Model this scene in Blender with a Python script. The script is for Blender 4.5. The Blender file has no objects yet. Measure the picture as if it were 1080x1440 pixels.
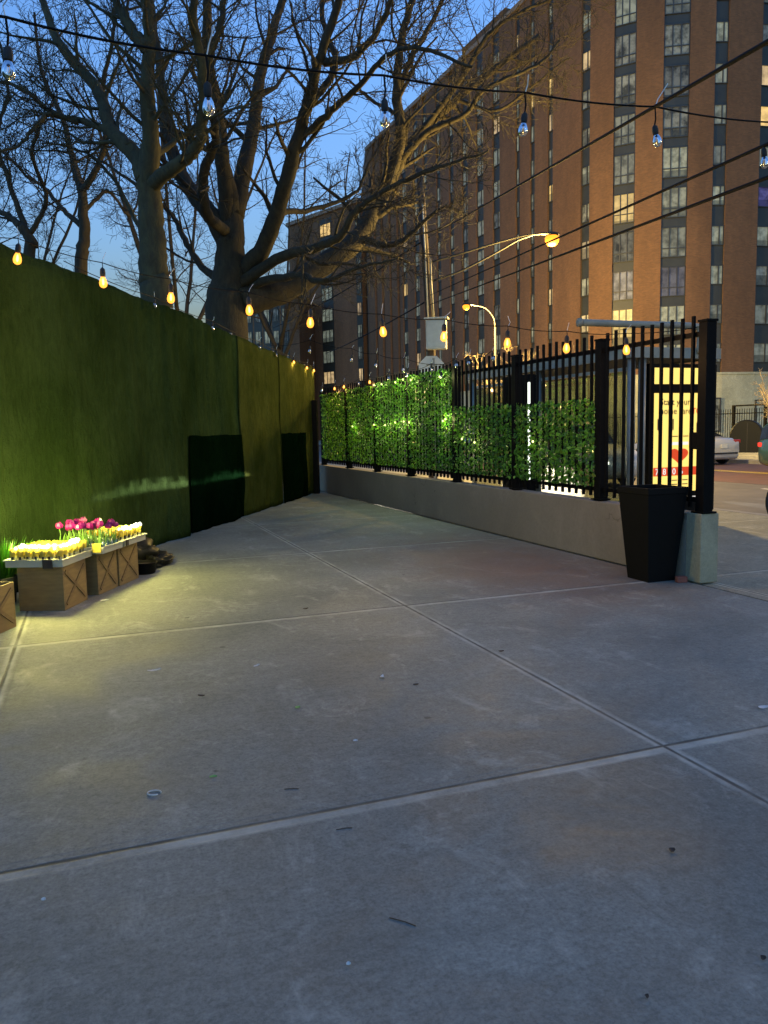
import bpy, bmesh, math, random
from mathutils import Vector, Matrix
import numpy as np

# ------------------------------------------------------------------ camera, world, exposure
SC = bpy.context.scene
COL = SC.collection
EXPO = 4.7
G = 2.0 ** -EXPO
SC.view_settings.view_transform = 'Standard'
SC.view_settings.look = 'None'
SC.view_settings.exposure = EXPO
SC.view_settings.gamma = 1.0
SC.render.engine = 'CYCLES'
SC.cycles.use_denoising = True
SC.cycles.sample_clamp_indirect = 0.6
SC.cycles.max_bounces = 8
SC.cycles.transparent_max_bounces = 12
SC.cycles.caustics_reflective = False
SC.cycles.caustics_refractive = False

F_PX, CAM_H = 1110.0, 1.5
ROLL = math.atan(0.02)
PITCH = math.atan(117 * math.cos(ROLL) / F_PX)
fwd = Vector((0, math.cos(PITCH), -math.sin(PITCH)))
up0 = Vector((0, math.sin(PITCH), math.cos(PITCH)))
rt0 = Vector((1, 0, 0))
rt = rt0 * math.cos(ROLL) - up0 * math.sin(ROLL)
up = rt0 * math.sin(ROLL) + up0 * math.cos(ROLL)
cam = bpy.data.objects.new('camera', bpy.data.cameras.new('camera'))
COL.objects.link(cam)
cam.matrix_world = Matrix(((rt.x, up.x, -fwd.x, 0), (rt.y, up.y, -fwd.y, 0), (rt.z, up.z, -fwd.z, CAM_H), (0, 0, 0, 1)))
cam.data.sensor_fit = 'VERTICAL'
cam.data.sensor_height = 24.0
cam.data.lens = F_PX / 1440 * 24.0
cam.data.clip_start = 0.05
cam.data.clip_end = 2000
SC.camera = cam

world = bpy.data.worlds.new('World')
SC.world = world
world.use_nodes = True
wn = world.node_tree
bg = wn.nodes['Background']
sky = wn.nodes.new('ShaderNodeTexSky')
sky.sky_type = 'NISHITA'
sky.sun_disc = False
sky.sun_elevation = math.radians(-2.0)
sky.sun_rotation = math.radians(200)
sky.ozone_density = 1.0
sky.air_density = 1.0
sky.dust_density = 0.3
tint = wn.nodes.new('ShaderNodeMixRGB')
tint.blend_type = 'MULTIPLY'
tint.inputs[0].default_value = 1.0
tint.inputs[2].default_value = (0.33, 0.80, 1.60, 1)
wn.links.new(sky.outputs[0], tint.inputs[1])
wn.links.new(tint.outputs[0], bg.inputs[0])
bg.inputs[1].default_value = 0.137

# ------------------------------------------------------------------ frames
TH = math.radians(20.2)
NV = Vector((math.cos(TH), math.sin(TH), 0))      # away from the patio, across the street
AV = Vector((-math.sin(TH), math.cos(TH), 0))     # along the metal fence, away from the camera
def W(n, a, z=0.0):
    return NV * n + AV * a + Vector((0, 0, z))
CAMP = Vector((0, 0, CAM_H))
def at(px, py, Y):                                 # the real place seen at a pixel, at a given depth
    d = fwd + rt * ((px - 540) / F_PX) + up * ((720 - py) / F_PX)
    return CAMP + d * (Y / d.y)
def ground(px, py, z=0.0):
    d = fwd + rt * ((px - 540) / F_PX) + up * ((720 - py) / F_PX)
    return CAMP + d * ((z - CAM_H) / d.z)

# ------------------------------------------------------------------ mesh helpers
class MB:
    def __init__(s):
        s.v = []; s.f = []
    def add(s, vs, fs):
        b = len(s.v)
        s.v.extend([tuple(q) for q in vs])
        s.f.extend([tuple(i + b for i in f) for f in fs])
    def box(s, c, size, rz=0.0, taper=1.0):
        x, y, z = (q / 2 for q in size)
        m = Matrix.Rotation(rz, 3, 'Z')
        vs = []
        for dz, k in ((-z, taper), (z, 1.0)):
            for dx, dy in ((-x, -y), (x, -y), (x, y), (-x, y)):
                vs.append(Vector(c) + m @ Vector((dx * k, dy * k, dz)))
        s.add(vs, [(3, 2, 1, 0), (4, 5, 6, 7), (0, 1, 5, 4), (1, 2, 6, 5), (2, 3, 7, 6), (3, 0, 4, 7)])
        return s
    def quad(s, a, b, c, d):
        s.add([a, b, c, d], [(0, 1, 2, 3)]); return s
    def tube(s, pts, radii, sides=8, cap=True):
        pts = [Vector(p) for p in pts]
        n = len(pts)
        if not hasattr(radii, '__len__'):
            radii = [radii] * n
        t = (pts[1] - pts[0]).normalized()
        ref = Vector((0, 0, 1)) if abs(t.z) < 0.9 else Vector((1, 0, 0))
        u = t.cross(ref).normalized()
        vs = []
        for i in range(n):
            if i == 0: t = pts[1] - pts[0]
            elif i == n - 1: t = pts[-1] - pts[-2]
            else: t = pts[i + 1] - pts[i - 1]
            if t.length < 1e-9: t = Vector((0, 0, 1))
            t.normalize()
            u = u - t * u.dot(t)
            if u.length < 1e-6: u = t.orthogonal()
            u.normalize()
            w = t.cross(u)
            for k in range(sides):
                an = 2 * math.pi * k / sides
                vs.append(pts[i] + (u * math.cos(an) + w * math.sin(an)) * radii[i])
        fs = []
        for i in range(n - 1):
            for k in range(sides):
                k2 = (k + 1) % sides
                fs.append((i * sides + k, i * sides + k2, (i + 1) * sides + k2, (i + 1) * sides + k))
        if cap:
            fs.append(tuple(range(sides - 1, -1, -1)))
            fs.append(tuple((n - 1) * sides + k for k in range(sides)))
        s.add(vs, fs); return s
    def lathe(s, prof, c=(0, 0, 0), sides=20, axis='Z'):
        vs = []; c = Vector(c)
        for r, z in prof:
            for k in range(sides):
                an = 2 * math.pi * k / sides
                if axis == 'Z': q = Vector((r * math.cos(an), r * math.sin(an), z))
                elif axis == 'X': q = Vector((z, r * math.cos(an), r * math.sin(an)))
                else: q = Vector((r * math.sin(an), z, r * math.cos(an)))
                vs.append(c + q)
        fs = []
        for i in range(len(prof) - 1):
            for k in range(sides):
                k2 = (k + 1) % sides
                fs.append((i * sides + k, i * sides + k2, (i + 1) * sides + k2, (i + 1) * sides + k))
        if prof[0][0] > 1e-4: fs.append(tuple(range(sides - 1, -1, -1)))
        if prof[-1][0] > 1e-4: fs.append(tuple((len(prof) - 1) * sides + k for k in range(sides)))
        s.add(vs, fs); return s
    def build(s, name, mat, parent=None, smooth=False, bevel=0.0, loc=None):
        me = bpy.data.meshes.new(name)
        me.from_pydata(s.v, [], s.f)
        me.update()
        if smooth:
            me.shade_smooth()
        if isinstance(mat, (list, tuple)):
            for m in mat: me.materials.append(m)
        elif mat: me.materials.append(mat)
        o = bpy.data.objects.new(name, me)
        COL.objects.link(o)
        if parent: o.parent = parent
        if loc is not None: o.location = loc
        if bevel > 0:
            b = o.modifiers.new('bevel', 'BEVEL'); b.width = bevel; b.segments = 2; b.limit_method = 'ANGLE'
        return o
def tag(o, label, cat, group=None, kind=None):
    if label: o['label'] = label
    if cat: o['category'] = cat
    if group: o['group'] = group
    if kind: o['kind'] = kind
    return o
def thing(name, label, cat, loc=(0, 0, 0), rz=0.0, group=None):
    o = bpy.data.objects.new(name, None)
    o.empty_display_size = 0.2
    COL.objects.link(o)
    o.location = loc; o.rotation_euler = (0, 0, rz)
    return tag(o, label, cat, group)
def copy_tree(o, parent=None):
    c = o.copy(); COL.objects.link(c)
    if parent: c.parent = parent
    for ch in list(o.children): copy_tree(ch, c)
    return c
def smooth_path(pts, n=6):
    pts = [Vector(p) for p in pts]
    if len(pts) < 3: 
        return [pts[0].lerp(pts[-1], i / n) for i in range(n + 1)]
    ext = [pts[0] * 2 - pts[1]] + pts + [pts[-1] * 2 - pts[-2]]
    out = []
    for i in range(1, len(ext) - 2):
        p0, p1, p2, p3 = ext[i - 1:i + 3]
        for k in range(n):
            t = k / n
            out.append(0.5 * ((2 * p1) + (p2 - p0) * t + (2 * p0 - 5 * p1 + 4 * p2 - p3) * t * t + (3 * p1 - p0 - 3 * p2 + p3) * t ** 3))
    out.append(pts[-1])
    return out

# ------------------------------------------------------------------ materials
def nodes(name):
    m = bpy.data.materials.new(name); m.use_nodes = True
    nt = m.node_tree
    return m, nt, nt.nodes['Principled BSDF']
def L(nt, a, b): nt.links.new(a, b)
def rgb(c): return (c[0], c[1], c[2], 1)
def ramp(nt, fac, stops):
    r = nt.nodes.new('ShaderNodeValToRGB')
    el = r.color_ramp.elements
    el[0].position, el[0].color = stops[0][0], rgb(stops[0][1])
    el[1].position, el[1].color = stops[-1][0], rgb(stops[-1][1])
    for p, c in stops[1:-1]:
        e = el.new(p); e.color = rgb(c)
    L(nt, fac, r.inputs[0]); return r.outputs[0]
def noise(nt, vec, scale, detail=5, rough=0.6, dist=0.0):
    n = nt.nodes.new('ShaderNodeTexNoise')
    n.inputs['Scale'].default_value = scale; n.inputs['Detail'].default_value = detail
    n.inputs['Roughness'].default_value = rough; n.inputs['Distortion'].default_value = dist
    if vec is not None: L(nt, vec, n.inputs['Vector'])
    return n.outputs['Fac']
def coords(nt, scale=(1, 1, 1), kind='Object'):
    t = nt.nodes.new('ShaderNodeTexCoord'); m = nt.nodes.new('ShaderNodeMapping')
    m.inputs['Scale'].default_value = scale
    L(nt, t.outputs[kind], m.inputs[0]); return m.outputs[0]
def bump(nt, b, h, strength=0.3, dist=0.01):
    n = nt.nodes.new('ShaderNodeBump'); n.inputs['Strength'].default_value = strength; n.inputs['Distance'].default_value = dist
    L(nt, h, n.inputs['Height']); L(nt, n.outputs[0], b.inputs['Normal'])
def mix(nt, fac, a, b, mode='MIX'):
    n = nt.nodes.new('ShaderNodeMixRGB'); n.blend_type = mode
    for i, q in ((0, fac), (1, a), (2, b)):
        if isinstance(q, (int, float)): n.inputs[i].default_value = q
        elif isinstance(q, tuple): n.inputs[i].default_value = rgb(q)
        else: L(nt, q, n.inputs[i])
    return n.outputs[0]
def math_(nt, op, a, b=None, c=None):
    n = nt.nodes.new('ShaderNodeMath'); n.operation = op
    for i, q in enumerate((a, b, c)):
        if q is None: continue
        if isinstance(q, (int, float)): n.inputs[i].default_value = q
        else: L(nt, q, n.inputs[i])
    return n.outputs[0]
def simple(name, c1, c2=None, scale=8, rough=0.6, metal=0.0, bmp=0.0, stretch=(1, 1, 1), spec=0.5, bdist=0.01):
    m, nt, b = nodes(name)
    b.inputs['Roughness'].default_value = rough; b.inputs['Metallic'].default_value = metal
    b.inputs['Specular IOR Level'].default_value = spec
    c2 = c2 or tuple(q * 0.7 for q in c1)
    f = noise(nt, coords(nt, stretch), scale)
    L(nt, ramp(nt, f, [(0.3, c2), (0.7, c1)]), b.inputs['Base Color'])
    if bmp: bump(nt, b, f, bmp, bdist)
    return m
def glow(name, col, strength):
    m, nt, b = nodes(name)
    b.inputs['Base Color'].default_value = rgb(tuple(min(0.8, q) * 0.04 for q in col)); b.inputs['Specular IOR Level'].default_value = 0.1
    b.inputs['Emission Color'].default_value = rgb(col)
    b.inputs['Emission Strength'].default_value = strength * G
    return m

M = {}
M['black_metal'] = simple('black_metal', (0.005, 0.005, 0.005), (0.003, 0.003, 0.003), 20, 0.6, 0.0, 0.05, spec=0.06)
M['steel'] = simple('steel', (0.24, 0.24, 0.21), (0.17, 0.17, 0.15), 10, 0.45, 0.2)
M['galv'] = simple('galvanised_metal', (0.26, 0.25, 0.20), (0.18, 0.175, 0.14), 6, 0.6, 0.0)
M['lamp_grey'] = simple('lamp_grey_paint', (0.040, 0.038, 0.033), (0.03, 0.029, 0.026), 6, 0.7, spec=0.1)
M['white_paint'] = simple('white_paint', (0.52, 0.51, 0.42), (0.42, 0.41, 0.34), 5, 0.6)
M['rubber'] = simple('black_rubber', (0.014, 0.014, 0.014), None, 30, 0.8)
M['planter'] = simple('planter_plastic', (0.004, 0.004, 0.004), (0.003, 0.003, 0.003), 12, 0.6, 0, 0.08, spec=0.12)
M['soil'] = simple('soil', (0.03, 0.02, 0.012), (0.012, 0.009, 0.006), 40, 0.95, 0, 0.6)
M['asphalt'] = simple('asphalt', (0.115, 0.105, 0.095), (0.07, 0.066, 0.06), 1.7, 0.75, 0, 0.25)
M['bus_lane'] = simple('bus_lane_paint', (0.125, 0.060, 0.040), (0.075, 0.046, 0.034), 2.2, 0.7, 0, 0.2)
M['kerb'] = simple('kerb_stone', (0.24, 0.23, 0.21), (0.16, 0.155, 0.145), 5, 0.85, 0, 0.3)
M['earth'] = simple('earth', (0.05, 0.045, 0.03), (0.025, 0.022, 0.015), 3, 0.95, 0, 0.4)
M['yellow_line'] = simple('yellow_line_paint', (0.55, 0.38, 0.06), (0.4, 0.28, 0.06), 9, 0.7)
M['white_line'] = simple('white_line_paint', (0.6, 0.6, 0.57), (0.42, 0.42, 0.4), 9, 0.7)
M['pole_wood'] = simple('pole_wood', (0.085, 0.06, 0.042), (0.045, 0.034, 0.026), 10, 0.9, 0, 0.5, (8, 8, 0.6))
M['cable'] = simple('black_cable', (0.005, 0.005, 0.005), None, 30, 0.7, spec=0.1)
M['zip'] = simple('white_zip_tie', (0.75, 0.75, 0.73), None, 5, 0.4)
M['brown'] = simple('cardboard_box_wood', (0.225, 0.148, 0.050), (0.16, 0.102, 0.034), 6, 0.75, 0, 0.25, (1, 1, 7))
M['brown_trim'] = simple('dark_box_wood', (0.17, 0.108, 0.037), (0.12, 0.074, 0.026), 8, 0.75, 0, 0.25, (1, 1, 7))
M['tray'] = simple('white_tray_plastic', (0.40, 0.41, 0.33), (0.32, 0.33, 0.26), 6, 0.5)
M['pot_label'] = simple('yellow_pot_wrap', (0.50, 0.40, 0.05), (0.42, 0.33, 0.06), 30, 0.6, spec=0.2)
M['pot_white'] = simple('white_pot', (0.42, 0.42, 0.36), None, 9, 0.6, spec=0.2)
M['ink'] = simple('black_ink', (0.015, 0.015, 0.014), None, 10, 0.6)
M['magenta'] = simple('magenta_petals', (0.30, 0.004, 0.17), (0.22, 0.003, 0.12), 25, 0.5)
M['stem'] = simple('green_stem', (0.12, 0.25, 0.05), (0.08, 0.17, 0.03), 20, 0.5)
M['bag'] = simple('black_bag', (0.006, 0.0065, 0.006), None, 12, 0.5, 0, 0.3, spec=0.15)
M['redbrick'] = simple('loose_brick', (0.22, 0.07, 0.045), (0.14, 0.05, 0.035), 14, 0.9, 0, 0.4)

def concrete(name, c_dark, c_mid, c_light, stain=None, joints=False, soft=1.0):
    m, nt, b = nodes(name)
    co = coords(nt)
    big = noise(nt, co, 0.55, 6, 0.62, 0.4)
    base = ramp(nt, big, [(0.34, tuple(q * .8 for q in c_dark)), (0.5, c_mid), (0.66, c_light)])
    swirl = noise(nt, coords(nt, (1.0, 1.35, 1)), 1.2, 8, 0.7, 0.9)
    base = mix(nt, 0.55, base, ramp(nt, swirl, [(0.33, c_dark), (0.55, c_mid), (0.75, tuple(q * 1.25 for q in c_light))]))
    fine = noise(nt, co, 70, 4, 0.75)
    base = mix(nt, 0.5 * soft, base, ramp(nt, fine, [(0.34, (0.30, 0.30, 0.30)), (0.5, (0.75, 0.75, 0.75)), (0.66, (1.1, 1.1, 1.1))]), 'MULTIPLY')
    spots = noise(nt, co, 9, 2, 0.5)
    base = mix(nt, ramp(nt, spots, [(0.70, (0, 0, 0)), (0.76, (1, 1, 1))]), base, mix(nt, 0.5, base, c_dark))
    pale = noise(nt, coords(nt, (1.3, 0.8, 1)), 2.3, 7, 0.75, 0.8)
    base = mix(nt, math_(nt, 'MULTIPLY', ramp(nt, pale, [(0.54, (0, 0, 0)), (0.68, (1, 1, 1))]), 0.5 * soft), base, tuple(q * 1.35 for q in c_light))
    damp = noise(nt, coords(nt, (0.8, 1.5, 1)), 0.9, 8, 0.72, 0.6)
    base = mix(nt, math_(nt, 'MULTIPLY', ramp(nt, damp, [(0.48, (0, 0, 0)), (0.66, (1, 1, 1))]), 0.45 * soft), base, tuple(q * 0.72 for q in c_dark))
    mott = noise(nt, co, 22, 8, 0.75)
    base = mix(nt, 0.48 * soft, base, ramp(nt, mott, [(0.34, (0.42, 0.42, 0.42)), (0.5, (0.9, 0.9, 0.9)), (0.66, (1.3, 1.3, 1.27))]), 'MULTIPLY')
    h = math_(nt, 'ADD', math_(nt, 'MULTIPLY', fine, 0.35), math_(nt, 'MULTIPLY', swirl, 0.5))
    vo = nt.nodes.new('ShaderNodeTexVoronoi'); vo.inputs['Scale'].default_value = 1.7; L(nt, co, vo.inputs['Vector'])
    gum = ramp(nt, math_(nt, 'ADD', vo.outputs['Distance'], math_(nt, 'MULTIPLY', math_(nt, 'SUBTRACT', mott, 0.5), 0.06)), [(0.030, (1, 1, 1)), (0.042, (0, 0, 0))])
    base = mix(nt, math_(nt, 'MULTIPLY', gum, 0.7), base, tuple(q * .35 for q in c_dark))
    vc = nt.nodes.new('ShaderNodeTexVoronoi'); vc.feature = 'DISTANCE_TO_EDGE'; vc.inputs['Scale'].default_value = 0.33
    wv_ = nt.nodes.new('ShaderNodeVectorMath'); wv_.operation = 'ADD'
    nz_ = nt.nodes.new('ShaderNodeTexNoise'); nz_.inputs['Scale'].default_value = 1.6; nz_.inputs['Detail'].default_value = 8; L(nt, co, nz_.inputs['Vector'])
    L(nt, co, wv_.inputs[0]); L(nt, nz_.outputs['Color'], wv_.inputs[1]); L(nt, wv_.outputs[0], vc.inputs['Vector'])
    crack = ramp(nt, vc.outputs['Distance'], [(0.0008, (1, 1, 1)), (0.0022, (0, 0, 0))])
    crack = math_(nt, 'MULTIPLY', crack, ramp(nt, noise(nt, co, 0.8, 2), [(0.52, (0, 0, 0)), (0.60, (1, 1, 1))]))
    base = mix(nt, math_(nt, 'MULTIPLY', crack, 0.6), base, tuple(q * .4 for q in c_dark))
    if stain:
        sx, sy, r, col = stain
        sep = nt.nodes.new('ShaderNodeSeparateXYZ'); L(nt, co, sep.inputs[0])
        dx = math_(nt, 'SUBTRACT', sep.outputs[0], sx); dy = math_(nt, 'MULTIPLY', math_(nt, 'SUBTRACT', sep.outputs[1], sy), 0.5)
        d = math_(nt, 'SQRT', math_(nt, 'ADD', math_(nt, 'MULTIPLY', dx, dx), math_(nt, 'MULTIPLY', dy, dy)))
        d = math_(nt, 'ADD', d, math_(nt, 'MULTIPLY', math_(nt, 'SUBTRACT', swirl, 0.5), 1.6))
        f = ramp(nt, math_(nt, 'DIVIDE', d, r), [(0.2, (0.6, 0.6, 0.6)), (1.0, (0, 0, 0))])
        base = mix(nt, f, base, col)
    if joints:
        sep = nt.nodes.new('ShaderNodeSeparateXYZ'); L(nt, co, sep.inputs[0])
        wob = math_(nt, 'MULTIPLY', math_(nt, 'SUBTRACT', noise(nt, co, 6, 3), 0.5), 0.012)
        ds = []; bs_ = []
        for ax, off, per in ((0, 2.43, 3.02), (1, 2.89, 3.25)):
            q = math_(nt, 'SUBTRACT', sep.outputs[ax], off - per / 2 + 100 * 0)
            q = math_(nt, 'ADD', q, per * 40)
            q = math_(nt, 'MODULO', q, per)
            qsgn = math_(nt, 'SUBTRACT', q, per / 2)
            q = math_(nt, 'ABSOLUTE', qsgn)
            ds.append(math_(nt, 'ADD', q, wob))
            qs = math_(nt, 'ABSOLUTE', math_(nt, 'ADD', qsgn, 0.030 if ax else 0.0))
            bs_.append(math_(nt, 'ADD', qs, math_(nt, 'MULTIPLY', wob, 2.0)))
        dmin = math_(nt, 'MINIMUM', ds[0], ds[1])
        wear = noise(nt, co, 2.0, 7, 0.75)
        band = ramp(nt, math_(nt, 'MINIMUM', bs_[0], bs_[1]), [(0.026, (1, 1, 1)), (0.046, (0, 0, 0))])
        band = math_(nt, 'MULTIPLY', band, ramp(nt, wear, [(0.36, (0.10, 0.10, 0.10)), (0.64, (0.9, 0.9, 0.9))]))
        base = mix(nt, band, base, tuple(q * 1.35 for q in c_light))
        groove = ramp(nt, dmin, [(0.006, (1, 1, 1)), (0.014, (0, 0, 0))])
        groove = math_(nt, 'MULTIPLY', groove, ramp(nt, noise(nt, co, 3.3, 4), [(0.3, (0.45, 0.45, 0.45)), (0.55, (1, 1, 1))]))
        base = mix(nt, groove, base, tuple(q * 0.33 for q in c_dark))
        edge = ramp(nt, dmin, [(0.052, (0, 0, 0)), (0.058, (1, 1, 1))])
        h = math_(nt, 'ADD', h, math_(nt, 'MULTIPLY', edge, 0.4))
        h = math_(nt, 'SUBTRACT', h, math_(nt, 'MULTIPLY', groove, 1.5))
    L(nt, base, b.inputs['Base Color'])
    L(nt, ramp(nt, swirl, [(0.3, (0.62, 0.62, 0.62)), (0.7, (0.9, 0.9, 0.9))]), b.inputs['Roughness'])
    b.inputs['Specular IOR Level'].default_value = 0.35
    bump(nt, b, h, 0.35, 0.006)
    return m
M['patio'] = concrete('patio_concrete', (0.138, 0.156, 0.136), (0.208, 0.228, 0.198), (0.272, 0.292, 0.253), (4.3, 7.9, 1.6, (0.19, 0.105, 0.06)), True)
M['walk'] = concrete('sidewalk_concrete', (0.20, 0.20, 0.14), (0.28, 0.27, 0.19), (0.35, 0.34, 0.25), None, True)
M['wall_concrete'] = concrete('wall_concrete', (0.17, 0.15, 0.115), (0.20, 0.178, 0.136), (0.225, 0.20, 0.155), soft=0.35)
M['lit_pier_concrete'] = concrete('lit_pier_concrete', (0.24, 0.225, 0.165), (0.30, 0.265, 0.165), (0.35, 0.31, 0.20), soft=0.5)  # paler than the wall: street light on the end face, put into colour
M['base_stone'] = concrete('base_stone', (0.34, 0.34, 0.22), (0.42, 0.41, 0.27), (0.48, 0.47, 0.32))

def brick_mat():
    m, nt, b = nodes('brown_brick')
    t = nt.nodes.new('ShaderNodeTexCoord')
    br = nt.nodes.new('ShaderNodeTexBrick')
    L(nt, t.outputs['UV'], br.inputs['Vector'])
    br.inputs['Scale'].default_value = 1.0
    br.inputs['Brick Width'].default_value = 0.22; br.inputs['Row Height'].default_value = 0.075
    br.inputs['Mortar Size'].default_value = 0.008; br.inputs['Bias'].default_value = 0
    br.inputs['Color1'].default_value = (0.19, 0.092, 0.038, 1); br.inputs['Color2'].default_value = (0.14, 0.068, 0.030, 1)
    br.inputs['Mortar'].default_value = (0.14, 0.095, 0.056, 1)
    big = noise(nt, coords(nt, (1, 1, 0.25)), 0.35, 6, 0.65)
    med = noise(nt, coords(nt, (1, 1, 1)), 2.2, 5, 0.7)
    c = mix(nt, 0.6, br.outputs['Color'], ramp(nt, big, [(0.36, (0.55, 0.53, 0.5)), (0.64, (1.05, 1.03, 1))]), 'MULTIPLY')
    c = mix(nt, 0.5, c, ramp(nt, med, [(0.3, (0.6, 0.6, 0.6)), (0.7, (1, 1, 1))]), 'MULTIPLY')
    L(nt, c, b.inputs['Base Color'])
    b.inputs['Roughness'].default_value = 0.9
    return m
M['brick'] = brick_mat()
M['spandrel'] = simple('spandrel_panel', (0.026, 0.028, 0.021), (0.016, 0.017, 0.013), 1.2, 0.55)
M['win_frame'] = simple('bronze_frame', (0.03, 0.03, 0.027), None, 4, 0.5)
M['parapet'] = simple('parapet_stone', (0.27, 0.20, 0.14), (0.2, 0.15, 0.11), 1.5, 0.9)

def pane(name, col, e, vary=0.6, streak=6.0):
    m, nt, b = nodes(name)
    oi = nt.nodes.new('ShaderNodeObjectInfo')
    co = coords(nt, (1, 1, 1))
    add = nt.nodes.new('ShaderNodeVectorMath'); add.operation = 'ADD'
    comb = nt.nodes.new('ShaderNodeCombineXYZ')
    for i in range(3): L(nt, math_(nt, 'MULTIPLY', oi.outputs['Random'], 57.0 + 13 * i), comb.inputs[i])
    L(nt, co, add.inputs[0]); L(nt, comb.outputs[0], add.inputs[1])
    n1 = noise(nt, add.outputs[0], 1.6, 3, 0.6)
    wv = nt.nodes.new('ShaderNodeTexWave'); wv.bands_direction = 'X'
    wv.inputs['Scale'].default_value = streak; wv.inputs['Distortion'].default_value = 1.5
    L(nt, add.outputs[0], wv.inputs['Vector'])
    k = ramp(nt, n1, [(0.35, (1 - vary,) * 3), (0.6, (1, 1, 1))])
    k = mix(nt, 0.25, k, wv.outputs['Color'], 'MULTIPLY')
    k = mix(nt, 1.0, k, ramp(nt, oi.outputs['Random'], [(0.0, (0.4, 0.42, 0.5)), (0.35, (0.8, 0.8, 0.8)), (1.0, (1.1, 1.1, 1.05))]), 'MULTIPLY')
    sz = nt.nodes.new('ShaderNodeSeparateXYZ'); L(nt, co, sz.inputs[0])
    rb = math_(nt, 'FRACT', math_(nt, 'MULTIPLY', oi.outputs['Random'], 7.31))
    below = math_(nt, 'LESS_THAN', sz.outputs[2], math_(nt, 'MULTIPLY_ADD', rb, 1.7, -0.75))
    k = mix(nt, math_(nt, 'MULTIPLY', below, 0.62), k, (0.10, 0.11, 0.12))
    L(nt, mix(nt, 1.0, k, tuple(col), 'MULTIPLY'), b.inputs['Emission Color'])
    b.inputs['Emission Strength'].default_value = e * G
    L(nt, mix(nt, 1.0, k, (0.22, 0.23, 0.2), 'MULTIPLY'), b.inputs['Base Color'])
    b.inputs['Roughness'].default_value = 0.3
    b.inputs['Specular IOR Level'].default_value = 0.12
    return m
M['pane_blind'] = pane('window_blind_glass', (0.86, 0.93, 0.66), 0.21)
M['pane_dim'] = pane('window_dim_glass', (0.52, 0.58, 0.52), 0.10, 0.8)
M['pane_warm'] = pane('window_warm_glass', (1.0, 0.66, 0.28), 0.85, 0.5)
M['pane_gold'] = pane('window_gold_glass', (1.0, 0.62, 0.16), 1.1, 0.4)
M['pane_violet'] = pane('window_violet_glass', (0.30, 0.18, 1.0), 0.3, 0.8)
M['pane_blue'] = pane('window_blue_glass', (0.30, 0.30, 0.75), 0.17, 0.6)

def bark(name, c1, c2):
    m, nt, b = nodes(name)
    f = noise(nt, coords(nt, (1, 1, 0.35)), 9, 8, 0.72, 0.5)
    f2 = noise(nt, coords(nt), 1.3, 4)
    c = ramp(nt, f, [(0.3, c2), (0.68, c1)])
    c = mix(nt, 0.5, c, ramp(nt, f2, [(0.35, (0.55, 0.6, 0.5)), (0.65, (1, 1, 1))]), 'MULTIPLY')
    L(nt, c, b.inputs['Base Color']); b.inputs['Roughness'].default_value = 0.92
    bump(nt, b, f, 0.9, 0.03)
    return m
M['bark'] = bark('tree_bark', (0.050, 0.038, 0.017), (0.012, 0.009, 0.005))
M['bark_bulb_tint'] = bark('bulb_tinted_bark', (0.066, 0.056, 0.020), (0.020, 0.017, 0.008))  # olive cast puts the bulbs' glow into this trunk's colour
M['bark_pale'] = bark('pale_bark', (0.32, 0.25, 0.16), (0.18, 0.14, 0.09))

def leaf_mat(name, c1, c2, c3):
    m, nt, b = nodes(name)
    at_ = nt.nodes.new('ShaderNodeNewGeometry')
    r = at_.outputs['Random Per Island']
    L(nt, ramp(nt, r, [(0.0, c1), (0.55, c2), (0.955, c3), (0.965, (c3[0] * 1.2, c3[1] * .62, c3[2]))]), b.inputs['Base Color'])
    b.inputs['Roughness'].default_value = 0.38
    tr = nt.nodes.new('ShaderNodeBsdfTranslucent')
    L(nt, ramp(nt, r, [(0.0, tuple(q * 1.5 for q in c1)), (1.0, tuple(q * 1.4 for q in c3))]), tr.inputs['Color'])
    ms = nt.nodes.new('ShaderNodeMixShader'); ms.inputs[0].default_value = 0.42
    L(nt, b.outputs[0], ms.inputs[1]); L(nt, tr.outputs[0], ms.inputs[2])
    L(nt, ms.outputs[0], nt.nodes['Material Output'].inputs['Surface'])
    return m
M['leaf'] = leaf_mat('plastic_ivy_leaf', (0.012, 0.055, 0.004), (0.045, 0.16, 0.010), (0.15, 0.38, 0.028))
M['grass'] = leaf_mat('grass_blade', (0.02, 0.08, 0.006), (0.035, 0.12, 0.008), (0.07, 0.19, 0.015))

def tarp_mat(name, c1, c2, tr_amt=0.12):
    m, nt, b = nodes(name)
    st = noise(nt, coords(nt, (4, 4, 1.3)), 3.6, 9, 0.75, 0.9)
    big = noise(nt, coords(nt, (1, 1, 0.8)), 0.9, 5, 0.6)
    wv = noise(nt, coords(nt, (1, 1, 1)), 130, 2, 0.6)
    c = ramp(nt, st, [(0.26, c2), (0.74, c1)])
    c = mix(nt, 0.8, c, ramp(nt, big, [(0.36, (0.4, 0.45, 0.36)), (0.62, (1, 1, 1))]), 'MULTIPLY')
    c = mix(nt, 0.5, c, ramp(nt, wv, [(0.35, (0.5, 0.5, 0.5)), (0.65, (1, 1, 1))]), 'MULTIPLY')
    L(nt, c, b.inputs['Base Color']); b.inputs['Roughness'].default_value = 0.85
    b.inputs['Specular IOR Level'].default_value = 0.0
    wr = noise(nt, coords(nt, (1.6, 1.6, 0.9)), 2.6, 6, 0.65, 2.2)
    wr = math_(nt, 'ABSOLUTE', math_(nt, 'SUBTRACT', wr, 0.5))
    bump(nt, b, math_(nt, 'ADD', math_(nt, 'MULTIPLY', wr, 2.2), math_(nt, 'ADD', math_(nt, 'MULTIPLY', st, 0.45), math_(nt, 'MULTIPLY', wv, 0.3))), 0.9, 0.04)
    return m
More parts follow.
